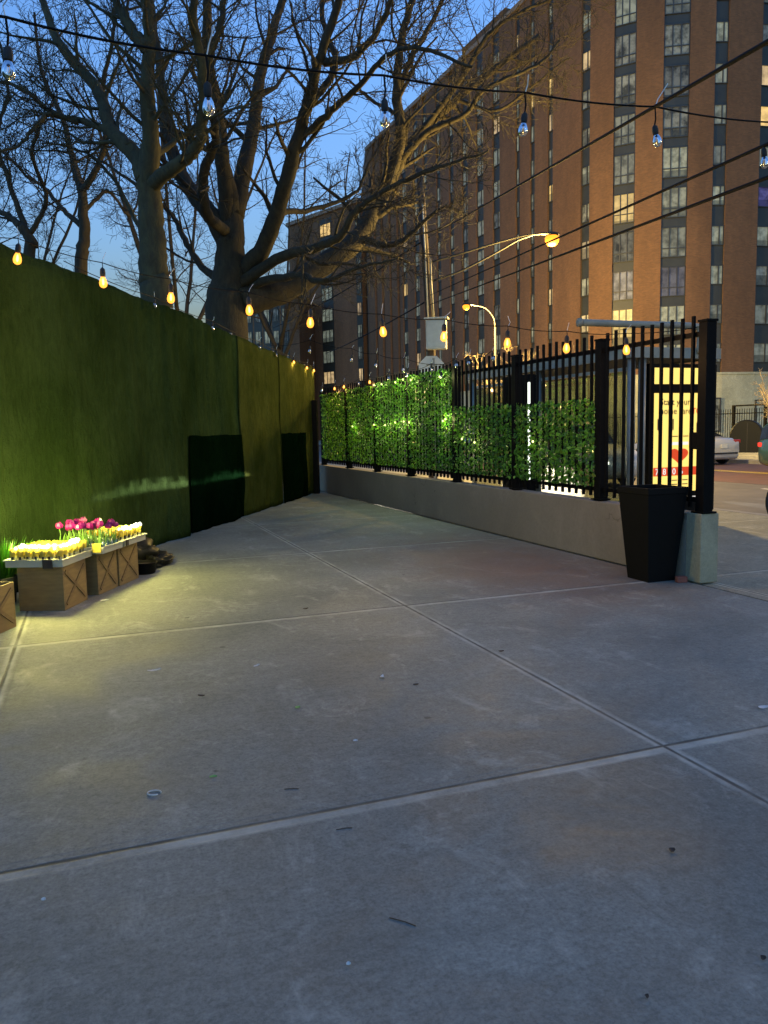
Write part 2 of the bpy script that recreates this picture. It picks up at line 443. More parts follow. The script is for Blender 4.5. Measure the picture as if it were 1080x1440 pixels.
M['tarp'] = tarp_mat('green_mesh_screen', (0.045, 0.076, 0.026), (0.020, 0.036, 0.013))
M['tarp_lamplit'] = tarp_mat('lamplit_mesh_screen', (0.080, 0.092, 0.024), (0.040, 0.050, 0.013))  # same green mesh, with yellowish lamplight mixed into its colour
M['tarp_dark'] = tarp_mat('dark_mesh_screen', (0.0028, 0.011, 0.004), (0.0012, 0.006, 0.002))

def glass(name, col=(1, 1, 1), rough=0.02, fac=0.22):
    m, nt, b = nodes(name)
    tr = nt.nodes.new('ShaderNodeBsdfTransparent'); tr.inputs[0].default_value = rgb(col)
    gl = nt.nodes.new('ShaderNodeBsdfGlossy'); gl.inputs['Roughness'].default_value = rough
    lw = nt.nodes.new('ShaderNodeLayerWeight'); lw.inputs[0].default_value = 0.35
    ms = nt.nodes.new('ShaderNodeMixShader')
    L(nt, math_(nt, 'MULTIPLY_ADD', lw.outputs['Facing'], 0.65, fac * 0.4), ms.inputs[0])
    L(nt, tr.outputs[0], ms.inputs[1]); L(nt, gl.outputs[0], ms.inputs[2])
    L(nt, ms.outputs[0], nt.nodes['Material Output'].inputs['Surface'])
    return m
def solid_glass(name):
    m, nt, b = nodes(name)
    b.inputs['Transmission Weight'].default_value = 1.0
    b.inputs['Roughness'].default_value = 0.03
    b.inputs['IOR'].default_value = 1.35
    b.inputs['Base Color'].default_value = (0.97, 0.97, 0.95, 1)
    return m
M['bulb_clear'] = solid_glass('clear_bulb_glass')
M['shelter_glass'] = glass('shelter_glass', (0.72, 0.78, 0.70), 0.05, 0.5)
M['bottle'] = glass('bottle_glass', (0.85, 0.92, 0.80), 0.04, 0.4)
def lit_glass():
    m, nt, b = nodes('lit_bulb_glass')
    tr = nt.nodes.new('ShaderNodeBsdfTransparent'); em = nt.nodes.new('ShaderNodeEmission')
    em.inputs[0].default_value = (1.0, 0.34, 0.04, 1); em.inputs[1].default_value = 3.2 * G
    ms = nt.nodes.new('ShaderNodeMixShader'); ms.inputs[0].default_value = 0.6
    L(nt, tr.outputs[0], ms.inputs[1]); L(nt, em.outputs[0], ms.inputs[2])
    L(nt, ms.outputs[0], nt.nodes['Material Output'].inputs['Surface'])
    return m
M['bulb_lit'] = lit_glass()
M['hot_filament'] = glow('hot_filament', (1.0, 0.70, 0.30), 6.0)
M['filament'] = glow('dim_filament', (1.0, 0.75, 0.45), 0.5)
M['sodium'] = glow('sodium_lens', (1.0, 0.31, 0.02), 2.5)
M['led'] = glow('white_led_strip', (1.0, 0.98, 0.70), 8.0)
M['led_green'] = glow('green_fairy_bulb', (0.85, 1.0, 0.25), 4.0)
M['ad_yellow'] = glow('lit_yellow_poster', (1.0, 0.70, 0.17), 1.35)
M['ad_pale'] = glow('lit_pale_poster', (1.0, 0.95, 0.9), 1.0)
M['ad_red'] = glow('lit_red_poster', (1.0, 0.10, 0.03), 0.75)
M['ad_ink'] = simple('poster_ink', (0.10, 0.06, 0.02), None, 5, 0.5)
M['screen_white'] = glow('lit_white_panel', (0.92, 1.0, 0.86), 3.2)
M['headlight'] = glow('headlight_lens', (1.0, 0.95, 0.82), 12.0)
M['taillight'] = glow('taillight_lens', (1.0, 0.05, 0.03), 1.6)
M['taillight_off'] = simple('red_lens', (0.35, 0.02, 0.015), None, 5, 0.25)

def lamp(name, loc, power, col, radius, parent=None):
    l = bpy.data.lights.new(name, 'POINT'); l.energy = power * G; l.color = col; l.shadow_soft_size = radius
    o = bpy.data.objects.new(name, l); COL.objects.link(o); o.location = loc
    if parent: o.parent = parent
    return o
SODIUM = (1.0, 0.66, 0.19)

# ------------------------------------------------------------------ the setting: ground, road, pavements
def sheet(name, n0, n1, a0, a1, z, mat, thick=0.0, label=None):
    mb = MB()
    if thick: mb.box(((n0 + n1) / 2, (a0 + a1) / 2, z - thick / 2), (n1 - n0, a1 - a0, thick))
    else: mb.quad((n0, a0, z), (n1, a0, z), (n1, a1, z), (n0, a1, z))
    o = mb.build(name, mat); o.rotation_euler = (0, 0, TH); o['kind'] = 'structure'
    return o
sheet('ground', -500, 600, -300, 900, -0.22, M['earth'])
sheet('patio', -7.5, 5.23, -6, 26, 0.0, M['patio'], 0.20)
sheet('sidewalk', 5.30, 10.1, -40, 200, -0.012, M['walk'], 0.19)
sheet('kerb', 10.1, 10.3, -40, 200, -0.010, M['kerb'], 0.2)
sheet('road', 10.3, 24.2, -60, 300, -0.15, M['asphalt'])
sheet('bus_lane', 16.4, 19.7, -60, 300, -0.146, M['bus_lane'])
sheet('far_bus_lane', 20.35, 24.1, -60, 300, -0.146, M['bus_lane'])
sheet('centre_line', 19.82, 20.0, -60, 300, -0.144, M['yellow_line'])
sheet('centre_line', 20.12, 20.3, -60, 300, -0.144, M['yellow_line'])
for k in range(8):
    sheet('lane_line', 15.3, 15.45, 12.2 - 9 + 9 * k, 14.9 - 9 + 9 * k, -0.144, M['white_line'])
sheet('far_kerb', 24.2, 24.4, -60, 300, -0.008, M['kerb'], 0.2)
sheet('far_sidewalk', 24.4, 36.2, -60, 300, -0.010, M['walk'], 0.2)
sheet('gate_track', 5.235, 5.295, -6, 5.79, -0.03, M['black_metal'], 0.15)

# ------------------------------------------------------------------ concrete wall, metal fence, hedge panels
wall_t = thing('concrete_wall', 'low grey concrete wall carrying the black metal fence', 'low wall', (0, 0, 0), TH)
MB().box((5.37, 12.55, 0.3225), (0.20, 13.1, 0.645)).build('wall', M['wall_concrete'], wall_t, bevel=0.008)
MB().box((5.37, 5.90, 0.3275), (0.206, 0.20, 0.655)).build('end_pier', M['lit_pier_concrete'], wall_t, bevel=0.01)

POSTS = [5.87, 7.47, 9.34, 11.2, 13.1, 14.88, 16.7, 18.75]
FN = 5.355
fence = thing('metal_fence', 'tall black metal fence of square pickets standing on the low concrete wall', 'fence', (0, 0, 0), TH)
for k, a in enumerate(POSTS):
    p = MB().box((FN, a, 1.53), (0.11, 0.11, 1.77)).build('post', M['black_metal'], fence, bevel=0.005)
    MB().box((FN, a, 2.426), (0.125, 0.125, 0.02)).build('post_cap', M['black_metal'], p)
    MB().box((FN, a, 0.664), (0.16, 0.16, 0.016)).build('base_plate', M['black_metal'], p)
rng = random.Random(4)
for a0, a1 in zip(POSTS[:-1], POSTS[1:]):
    MB().box((FN, (a0 + a1) / 2, 2.315), (0.04, a1 - a0 - 0.11, 0.045)).build('rail', M['black_metal'], fence)
    MB().box((FN, (a0 + a1) / 2, 0.775), (0.04, a1 - a0 - 0.11, 0.045)).build('rail', M['black_metal'], fence)
    n = max(3, round((a1 - a0) / 0.14))
    for i in range(1, n):
        a = a0 + (a1 - a0) * i / n
        h = 2.49 + rng.uniform(-0.012, 0.012)
        MB().box((FN - 0.034, a, (0.70 + h) / 2), (0.027, 0.027, h - 0.70)).build('picket', M['black_metal'], fence)
# the latch box on the end post
MB().box((FN - 0.02, 5.98, 1.33), (0.05, 0.12, 0.16)).build('latch_box', M['black_metal'], fence, bevel=0.01)

def leaves(mb, n, a0, a1, z0, z1, nc, depth, size, rng, ragged=0.025):
    for _ in range(n):
        a = rng.uniform(a0, a1); zt = z1 + ragged * (math.sin(a * 9.1) * 0.5 + math.sin(a * 23.7) * 0.5)
        z = rng.uniform(z0, zt); x = nc + rng.gauss(0, depth)
        s = size * rng.choice((0.55, 0.8, 1.0, 1.0, 1.25, 1.5)) * rng.uniform(0.85, 1.15)
        d = Vector((rng.uniform(-0.6, 0.3), rng.uniform(-0.8, 0.8), rng.uniform(-1.0, 0.5))).normalized()
        nn = Vector((-1.0, rng.uniform(-0.9, 0.9), rng.uniform(-0.3, 0.9)))
        nn = (nn - d * nn.dot(d)).normalized()
        w = d.cross(nn)
        c = Vector((x, a, z))
        fold = nn * (-0.16 * s)
        p = [c - d * s * 0.5, c - d * s * 0.12 + w * s * 0.36 + fold, c + d * s * 0.22 + w * s * 0.24 + fold, c + d * s * 0.55,
             c + d * s * 0.22 - w * s * 0.24 + fold, c - d * s * 0.12 - w * s * 0.36 + fold]
        mb.add(p, [(0, 1, 2, 3), (0, 3, 4, 5)])
HEDGES = [(18.66, 16.80, 2.33, 2600, 'full-height ivy hedge panel farthest along the fence, next to the green screen'),
          (16.66, 14.92, 2.36, 2300, 'full-height ivy hedge panel second from the green screen'),
          (14.84, 13.14, 2.39, 2500, 'full-height ivy hedge panel second nearest of the tall panels, between the thin posts'),
          (13.06, 11.23, 2.42, 2900, 'full-height ivy hedge panel nearest of the tall ones, below the octagonal sign'),
          (11.17, 9.38, 1.80, 1700, 'half-height ivy hedge panel beside the tall hedge, bare pickets above it'),
          (9.31, 7.50, 1.78, 1900, 'half-height ivy hedge panel nearest the planter, with a lit strip at its left edge')]
for a1, a0, z1, n, lab in HEDGES:
    h = thing('hedge_panel', lab, 'hedge panel', W(5.335, (a0 + a1) / 2, 0.81), TH, 'artificial ivy panels on the metal fence')
    r = random.Random(int(a0 * 100))
    mb = MB(); hw = (a1 - a0) / 2
    leaves(mb, int(n * 1.75), -hw, hw, 0.0, z1 - 0.81, -0.028, 0.016, 0.044, r)
    mb.build('foliage', M['leaf'], h)
    g = MB()
    z = 0.05
    while z < z1 - 0.9:
        g.box((0.012, 0, z), (0.006, 2 * hw, 0.006)); z += 0.16
    y = -hw + 0.02
    while y < hw:
        g.box((0.019, y, (z1 - 0.9) / 2), (0.006, 0.006, z1 - 0.9)); y += 0.16
    g.build('backing_grid', simple('grid_plastic', (0.02, 0.07, 0.012)) if 'grid' not in M else M['grid'], h)

# ------------------------------------------------------------------ green screened site fence
SD = Vector((math.sin(math.radians(9.3)), math.cos(math.radians(9.3)), 0))
SP = Vector((-3.11, 10.03, 0))
SROT = -math.radians(9.3)                       # local y runs along the fence
S0 = SP - SD * 10.03 / SD.y                      # where Y = 0
def s_of(Y): return Y / SD.y
TOP = [(-2, 3.32), (7.5, 3.32), (9.4, 3.27), (11.3, 3.25), (14.5, 3.15), (16.7, 3.07), (19.6, 2.97)]
def top_z(s):
    Y = s * SD.y
    for (y0, z0), (y1, z1) in zip(TOP[:-1], TOP[1:]):
        if Y <= y1: return z0 + (z1 - z0) * (Y - y0) / (y1 - y0)
    return TOP[-1][1]
screen = thing('screened_fence', 'tall site fence wrapped in green mesh screen along the left of the patio', 'screen fence', S0, SROT)
def hash1(i, k=0):
    return (math.sin(i * 12.9898 + k * 78.233) * 43758.5453) % 1.0
def vnoise(x, k):
    i = math.floor(x); f = x - i; f = f * f * (3 - 2 * f)
    return hash1(i, k) * (1 - f) + hash1(i + 1, k) * f
def fold(s, z, amp):
    zz = z / 3.2
    v = (vnoise(s * 2.1, 1) - 0.5) * 0.6 + (vnoise(s * 5.3 + zz * 0.5, 2) - 0.5) * 0.34 * (1.3 - zz) + (vnoise(s * 13 + zz * 0.9, 3) - 0.5) * 0.20 * (1.15 - zz)
    v += (vnoise(zz * 5, 4) - 0.5) * 0.3 + (vnoise(s * 1.3 + zz * 3.1, 6) - 0.5) * 0.5
    v += max(0.0, 1 - abs(s - 12.0) / 4.5) * (vnoise(s * 9.0 + zz * 1.2, 11) - 0.5) * 0.30 * (0.4 + zz) + (vnoise(s * 7.0, 12) - 0.5) * 0.25 * max(0.0, 0.55 - zz)
    return v * amp
def tarp(s0, s1, zt, mat, name, off, amp, z0=0.0, step=0.04, sag=0.03):
    ns = int((s1 - s0) / step); nz = 26
    vs, fs = [], []
    for i in range(ns + 1):
        s = s0 + (s1 - s0) * i / ns
        zm = zt(s) - sag * abs(math.sin(s * math.pi / 2.4 * 1.0)) * 0.9 - 0.02 * vnoise(s * 6, 9)
        zb = z0 + 0.015 * vnoise(s * 7, 5)
        for k in range(nz + 1):
            z = zb + (zm - zb) * k / nz
            vs.append((off + fold(s, z, amp), s, z))
    for i in range(ns):
        for k in range(nz):
            q = i * (nz + 1) + k
            fs.append((q, q + nz + 1, q + nz + 2, q + 1))
    mb = MB(); mb.add(vs, fs)
    o = mb.build(name, mat, screen, smooth=True)
    sm = o.modifiers.new('thickness', 'SOLIDIFY'); sm.thickness = 0.004; sm.offset = -1
    return o
tarp(-2, s_of(13.90), top_z, M['tarp'], 'mesh_screen', 0.0, 0.13)
tarp(s_of(13.86), s_of(16.32), top_z, M['tarp_lamplit'], 'mesh_screen', 0.012, 0.09)
tarp(s_of(16.28), s_of(19.0), top_z, M['tarp_lamplit'], 'mesh_screen', 0.024, 0.08)
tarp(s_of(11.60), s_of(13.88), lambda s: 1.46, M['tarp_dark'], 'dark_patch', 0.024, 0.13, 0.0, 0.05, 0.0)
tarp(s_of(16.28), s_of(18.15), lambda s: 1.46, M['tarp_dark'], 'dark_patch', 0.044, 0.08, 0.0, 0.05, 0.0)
for k in range(9):
    s = -0.5 + 2.42 * k
    MB().tube([(-0.10, s, 0), (-0.10, s, top_z(s) + 0.02)], 0.032, 10).build('fence_post', M['galv'], screen, smooth=True)
MB().tube([(-0.07, s, top_z(s) - 0.06) for s in [(-2 + 0.5 * i) for i in range(43)]], 0.02, 8).build('top_rail', M['galv'], screen, smooth=True)
MB().box((0.10, s_of(18.75), 1.1), (0.12, 0.12, 2.2)).build('corner_post', M['black_metal'], screen)

# ------------------------------------------------------------------ apartment building across the street
FD = Vector((-math.sin(math.radians(22)), math.cos(math.radians(22)), 0))
FP = Vector((15.96, 62.3, 0))
def fac(t): return FP + FD * t
V2 = lambda x, y: Vector((x, y, 0))
STRIPS = []                                      # left end, right end, kind; listed from the far left to the right
for t1, t0 in ((44.2, 43.4), (41.8, 41.0), (39.3, 38.6), (36.9, 36.2), (35.3, 34.0), (31.9, 30.6), (29.4, 28.3), (26.1, 25.1), (23.1, 22.1), (20.3, 19.1), (17.4, 16.0), (14.3, 13.0), (10.3, 9.6), (8.0, 7.25), (5.35, 4.6)):
    STRIPS.append((fac(t1), fac(t0), 'rib' if t0 > 36 else ('mid' if t1 - t0 > 1.15 else 'narrow')))
STRIPS += [(V2(15.6, 62.9), V2(16.07, 62.1), 'narrow'), (V2(17.36, 60.35), V2(18.72, 59.6), 'wide'), (V2(20.40, 58.75), V2(22.15, 58.45), 'wide'),
           (V2(23.90, 58.4), V2(24.85, 58.4), 'narrow'), (V2(27.35, 58.75), V2(28.95, 59.1), 'mid'), (V2(31.5, 60.4), V2(32.8, 61.4), 'wide')]
ROOF = 37.0
bld = thing('apartment_building', 'long brown brick apartment block with rounded corner and rows of windows across the street', 'apartment block')
def uvwall(segs, name, mat, parent):
    # segs: list of (p, q, z0, z1): vertical quads with metre UVs
    vs, fs, uv = [], [], []
    u = 0.0
    for p, q, z0, z1 in segs:
        b = len(vs); l = (q - p).length
        vs += [(p.x, p.y, z0), (q.x, q.y, z0), (q.x, q.y, z1), (p.x, p.y, z1)]
        fs.append((b, b + 1, b + 2, b + 3)); uv += [(u, z0), (u + l, z0), (u + l, z1), (u, z1)]
        u += l
    me = bpy.data.meshes.new(name); me.from_pydata(vs, [], fs)
    lay = me.uv_layers.new(name='UVMap')
    for i, c in enumerate(uv): lay.data[i].uv = c
    me.materials.append(mat)
    o = bpy.data.objects.new(name, me); COL.objects.link(o); o.parent = parent
    return o
def outward(p, q):
    d = (q - p).normalized(); return Vector((d.y, -d.x, 0))
segs = []
prev = fac(46.6)
segs.append((prev + Vector((0, 18, 0)) + FD * 3, prev, 4.9, ROOF))
for p, q, kind in STRIPS:
    n = outward(p, q)
    segs.append((prev, p, 4.9, ROOF))
    rec = n * -(0.55 if kind == 'rib' else 0.16)
    segs.append((p, p + rec, 4.9, ROOF)); segs.append((q + rec, q, 4.9, ROOF))
    prev = q
last = [V2(35, 64), V2(36.5, 68), V2(37, 80)]
for q in last:
    segs.append((prev, q, 4.9, ROOF)); prev = q
uvwall(segs, 'wall', M['brick'], bld)
# plan outline of the facade, for base storey, ledge and parapet
outline = [fac(46.6)] + [x for s in STRIPS for x in (s[0], s[1])] + last
base = []; cap = MB()
def offset_line(pts, d):
    out = []
    for i, p in enumerate(pts):
        a = pts[max(0, i - 1)]; b = pts[min(len(pts) - 1, i + 1)]
        out.append(p + outward(a, b) * d)
    return out
ob = offset_line(outline, 0.12)
uvwall([(p, q, -0.2, 5.0) for p, q in zip(ob[:-1], ob[1:])], 'base_storey', M['base_stone'], bld)
lm = MB(); oo = offset_line(outline, 0.18)
for p, q, pi, qi in zip(oo[:-1], oo[1:], outline[:-1], outline[1:]):
    lm.quad((p.x, p.y, 4.95), (q.x, q.y, 4.95), (q.x, q.y, 5.12), (p.x, p.y, 5.12))
    lm.quad((p.x, p.y, 5.12), (q.x, q.y, 5.12), (qi.x, qi.y, 5.12), (pi.x, pi.y, 5.12))
    lm.quad((p.x, p.y, 4.95), (pi.x, pi.y, 4.95), (qi.x, qi.y, 4.95), (q.x, q.y, 4.95))
lm.build('ledge', M['base_stone'], bld)
cm = MB(); oc = offset_line(outline, 0.10); oi_ = offset_line(outline, -0.5)
for p, q, pi, qi in zip(oc[:-1], oc[1:], oi_[:-1], oi_[1:]):
    cm.quad((p.x, p.y, ROOF - 0.05), (q.x, q.y, ROOF - 0.05), (q.x, q.y, ROOF + 0.35), (p.x, p.y, ROOF + 0.35))
    cm.quad((p.x, p.y, ROOF + 0.35), (q.x, q.y, ROOF + 0.35), (qi.x, qi.y, ROOF + 0.35), (pi.x, pi.y, ROOF + 0.35))
    cm.quad((qi.x, qi.y, ROOF - 0.05), (q.x, q.y, ROOF - 0.05), (p.x, p.y, ROOF - 0.05), (pi.x, pi.y, ROOF - 0.05))
cm.build('parapet', M['parapet'], bld)
rm = MB(); rm.add([(p.x, p.y, ROOF - 0.3) for p in outline] + [(20, 110, ROOF - 0.3), (-2, 122, ROOF - 0.3)], [tuple(range(len(outline) + 2))])
rm.build('roof', M['parapet'], bld)
# penthouse steps near the far end
def cube_uv(p, q, depth, z0, z1, name, parent):
    n = outward(p, q) * -depth
    o = uvwall([(p, q, z0, z1), (q, q + n, z0, z1), (q + n, p + n, z0, z1), (p + n, p, z0, z1)], name, M['brick'], parent)
    return o
cube_uv(fac(20), fac(12), 6, ROOF - 0.3, ROOF + 1.0, 'roof_house', bld)

WIN = {}
def window_meshes(w, h, cols, low):
    key = (round(w, 2), round(h, 2), tuple(cols), low)
    if key in WIN: return WIN[key]
    pm, fm = MB(), MB()
    e = 0.05
    pm.quad((-w / 2 + e, 0, e), (w / 2 - e, 0, e), (w / 2 - e, 0, h - e), (-w / 2 + e, 0, h - e))
    for (x0, x1, z0, z1) in ((-w / 2, w / 2, 0, e), (-w / 2, w / 2, h - e, h), (-w / 2, -w / 2 + e, e, h - e), (w / 2 - e, w / 2, e, h - e)):
        fm.box(((x0 + x1) / 2, -0.03, (z0 + z1) / 2), (x1 - x0, 0.09, z1 - z0))
    for c in cols:
        fm.box((c * w, -0.03, h / 2), (0.075, 0.085, h - 2 * e))
    if low:
        fm.box((0, -0.03, h * low), (w - 2 * e, 0.08, 0.06))
    pme = pm.build('window', M['pane_blind']); fme = fm.build('frame', M['win_frame'])
    r = (pme.data, fme.data)
    bpy.data.objects.remove(pme); bpy.data.objects.remove(fme)
    WIN[key] = r
    return r
TOPS = [10.0 + 2.77 * k for k in range(-1, 10)]
rng = random.Random(11)
LIT = {('A', 4): 'pane_gold', ('A', 1): 'pane_gold', ('A', 0): 'pane_dim', ('A', 2): 'pane_blue', ('A', 3): 'pane_dim', ('A', 7): 'pane_dim', ('B', 2): 'pane_blue',
       ('A', 8): 'pane_dim', ('B', 8): 'pane_dim', ('D', 4): 'pane_violet', ('D', 6): 'pane_gold', ('N', 3): 'pane_warm', ('N', 1): 'pane_warm', ('N', 8): 'pane_warm',
       ('773', 8): 'pane_gold', ('773', 7): 'pane_warm', ('773', 5): 'pane_gold', ('752', 8): 'pane_gold', ('670', 8): 'pane_gold', ('650', 4): 'pane_warm', ('565', 4): 'pane_gold'}
NAMES = {20: 'E', 19: 'D', 18: 'C', 17: 'B', 16: 'A', 15: 'N', 14: '773', 13: '752', 12: '728', 10: '675', 9: '655', 11: '698', 4: '565', 6: '602'}
rest_v = MB(); rest_mats = []
pane_data = {}
def pane_with(me, mat):
    k = (me.name, mat)
    if k not in pane_data:
        c = me.copy(); c.materials.clear(); c.materials.append(M[mat]); pane_data[k] = c
    return pane_data[k]
stuff_p = {}; stuff_f = MB()
count = 0
for i in range(len(STRIPS) - 1, -1, -1):
    p, q, kind = STRIPS[i]
    n = outward(p, q); w = (q - p).length
    ctr = (p + q) / 2 - n * 0.16
    d = (q - p).normalized()
    sp = MB()
    dep = 0.55 if kind == 'rib' else 0.155
    sp.quad(*(tuple(x) for x in (p - n * dep + Vector((0, 0, 4.9)), q - n * dep + Vector((0, 0, 4.9)), q - n * dep + Vector((0, 0, ROOF)), p - n * dep + Vector((0, 0, ROOF)))))
    sp.build('bay_panel', M['brick'] if kind == 'rib' else M['spandrel'], bld)
    if kind == 'rib': continue
    rot = Matrix(((d.x, -n.x, 0, 0), (d.y, -n.y, 0, 0), (0, 0, 1, 0), (0, 0, 0, 1)))
    for k, zt in enumerate(TOPS):
        if kind == 'wide': h, cols, low = 2.1, (-0.167, 0.167), 0.30
        elif kind == 'mid': h, cols, low = 1.42, (0.12,), 0
        else: h, cols, low = 1.36, (0.14,), 0
        me_p, me_f = window_meshes(w - 0.06, h, cols, low)
        mat = LIT.get((NAMES.get(i), k))
        if not mat:
            x = rng.random()
            mat = 'pane_blind' if x < (0.86 if kind == 'wide' else 0.72) else 'pane_dim' if x < (1.0 if kind == 'wide' else 0.965) else 'pane_warm'
        loc = ctr + n * 0.02 + Vector((0, 0, zt - h))
        mw = Matrix.Translation(loc) @ rot
        if count < 99 and i > 7:
            o = bpy.data.objects.new('window', pane_with(me_p, mat)); COL.objects.link(o); o.parent = bld
            o.matrix_local = mw
            f = bpy.data.objects.new('frame', me_f); COL.objects.link(f); f.parent = o
            count += 1
        else:
            if mat not in stuff_p: stuff_p[mat] = MB()
            stuff_p[mat].add([mw @ v.co for v in me_p.vertices], [tuple(f.vertices) for f in me_p.polygons])
            stuff_f.add([mw @ v.co for v in me_f.vertices], [tuple(f.vertices) for f in me_f.polygons])
allm = MB(); mats = []; idx = []
for mat, mb in stuff_p.items():
    mats.append(M[mat]); idx += [len(mats) - 1] * len(mb.f); allm.add(mb.v, mb.f)
mats.append(M['win_frame']); idx += [len(mats) - 1] * len(stuff_f.f); allm.add(stuff_f.v, stuff_f.f)
so = allm.build('distant_windows', mats, bld); so['kind'] = 'stuff'
so.data.polygons.foreach_set('material_index', idx)
# door and window openings in the base storey
def base_opening(i0, f0, f1, z0, z1, name, mat):
    p, q = ob[i0], ob[i0 + 1]
    a, b = p.lerp(q, f0), p.lerp(q, f1); n = outward(p, q)
    mb = MB()
    mb.quad(*(tuple(x) for x in (a + n * 0.02 + Vector((0, 0, z0)), b + n * 0.02 + Vector((0, 0, z0)), b + n * 0.02 + Vector((0, 0, z1)), a + n * 0.02 + Vector((0, 0, z1)))))
    o = mb.build(name, mat, bld)
    fm = MB(); d = (b - a).normalized(); w = (b - a).length; ang = math.atan2(d.y, d.x)
    for x, ww, zc, hh in ((0.0, 0.09, (z0 + z1) / 2, z1 - z0 + 0.18), (w, 0.09, (z0 + z1) / 2, z1 - z0 + 0.18)):
        c = a + d * x + n * 0.05; fm.box((c.x, c.y, zc), (ww, 0.12, hh), ang)
    for zc in (z0 - 0.045, z1 + 0.045):
        c = (a + b) / 2 + n * 0.05; fm.box((c.x, c.y, zc), (w - 0.09, 0.118, 0.09), ang)
    fm.build('frame', M['win_frame'], o)
nO = len(STRIPS)
base_opening(1 + 2 * 17, 0.15, 0.85, 0.1, 2.9, 'door', M['pane_dim'])
base_opening(1 + 2 * 18, 0.0, 0.9, 0.9, 3.2, 'window', M['pane_dim'])
base_opening(1 + 2 * 19, 0.1, 0.95, 0.1, 3.0, 'door', M['pane_blind'])
for i0 in (1 + 2 * 8, 1 + 2 * 9, 1 + 2 * 11, 1 + 2 * 12, 1 + 2 * 13, 1 + 2 * 15):
    base_opening(i0, 0.02, 0.98, 0.9, 3.1, 'window', M['pane_dim'])
base_opening(2 * 14, 0.2, 0.8, 0.9, 3.1, 'window', M['pane_warm'])

# second, more distant blocks at the left end of the street
def block(label, Y, x0, x1, h, side_px, wins, slope):
    b = thing('apartment_building', label, 'apartment block')
    p = at(x0, 600, Y); q = at(x1, 600, Y - slope); p.z = q.z = 0
    n = outward(p, q); d = (q - p).normalized(); w = (q - p).length
    uvwall([(p - n * 22, p, 0, h), (p, q, 0, h), (q, q - n * 22, 0, h), (q - n * 22, p - n * 22, 0, h)], 'wall', M['brick'], b)
    rm = MB(); rm.add([tuple(x + Vector((0, 0, h - 0.1))) for x in (p, q, q - n * 22, p - n * 22)], [(0, 1, 2, 3)])
    rm.build('roof', M['parapet'], b)
    cm = MB(); c = (p + q) / 2 + n * 0.1; cm.box((c.x, c.y, h + 0.1), (w + 0.4, 0.4, 0.5), math.atan2(d.y, d.x)); cm.build('parapet', M['parapet'], b)
    rot = Matrix(((d.x, -n.x, 0, 0), (d.y, -n.y, 0, 0), (0, 0, 1, 0), (0, 0, 0, 1)))
    r = random.Random(int(h * 10))
    for f, ww in wins:
        sc_ = p.lerp(q, f)
        spm = MB(); e = d * (ww / 2 + 0.15)
        k = 0; z = h - 3.2
        spm.quad(*(tuple(x) for x in (sc_ - e + n * 0.02 + Vector((0, 0, 3)), sc_ + e + n * 0.02 + Vector((0, 0, 3)), sc_ + e + n * 0.02 + Vector((0, 0, h - 0.8)), sc_ - e + n * 0.02 + Vector((0, 0, h - 0.8)))))
        spm.build('bay_panel', M['spandrel'], b)
        while z > 2:
            me_p, me_f = window_meshes(ww, 1.7, (-0.167, 0.167) if ww > 1.2 else (0.12,), 0)
            mat = 'pane_gold' if (ww > 1.5 and k in (0, 8)) else 'pane_warm' if r.random() < 0.06 else r.choice(['pane_blind', 'pane_dim', 'pane_blind'])
            o = bpy.data.objects.new('window', pane_with(me_p, mat)); COL.objects.link(o); o.parent = b
            o.matrix_local = Matrix.Translation(sc_ + n * 0.05 + Vector((0, 0, z))) @ rot
            fo = bpy.data.objects.new('frame', me_f); COL.objects.link(fo); fo.parent = o
            z -= 2.9; k += 1
block('distant brick tower seen between the bare tree and the long block, one bay of windows', 120, 414, 512, 31.5, 0, [(0.55, 2.4), (0.98, 0.9)], 12)
block('lower distant brick block just above the end of the green screen', 112, 300, 425, 19.5, 0, [(0.15 + 0.1 * i, 0.8) for i in range(8)], 3)

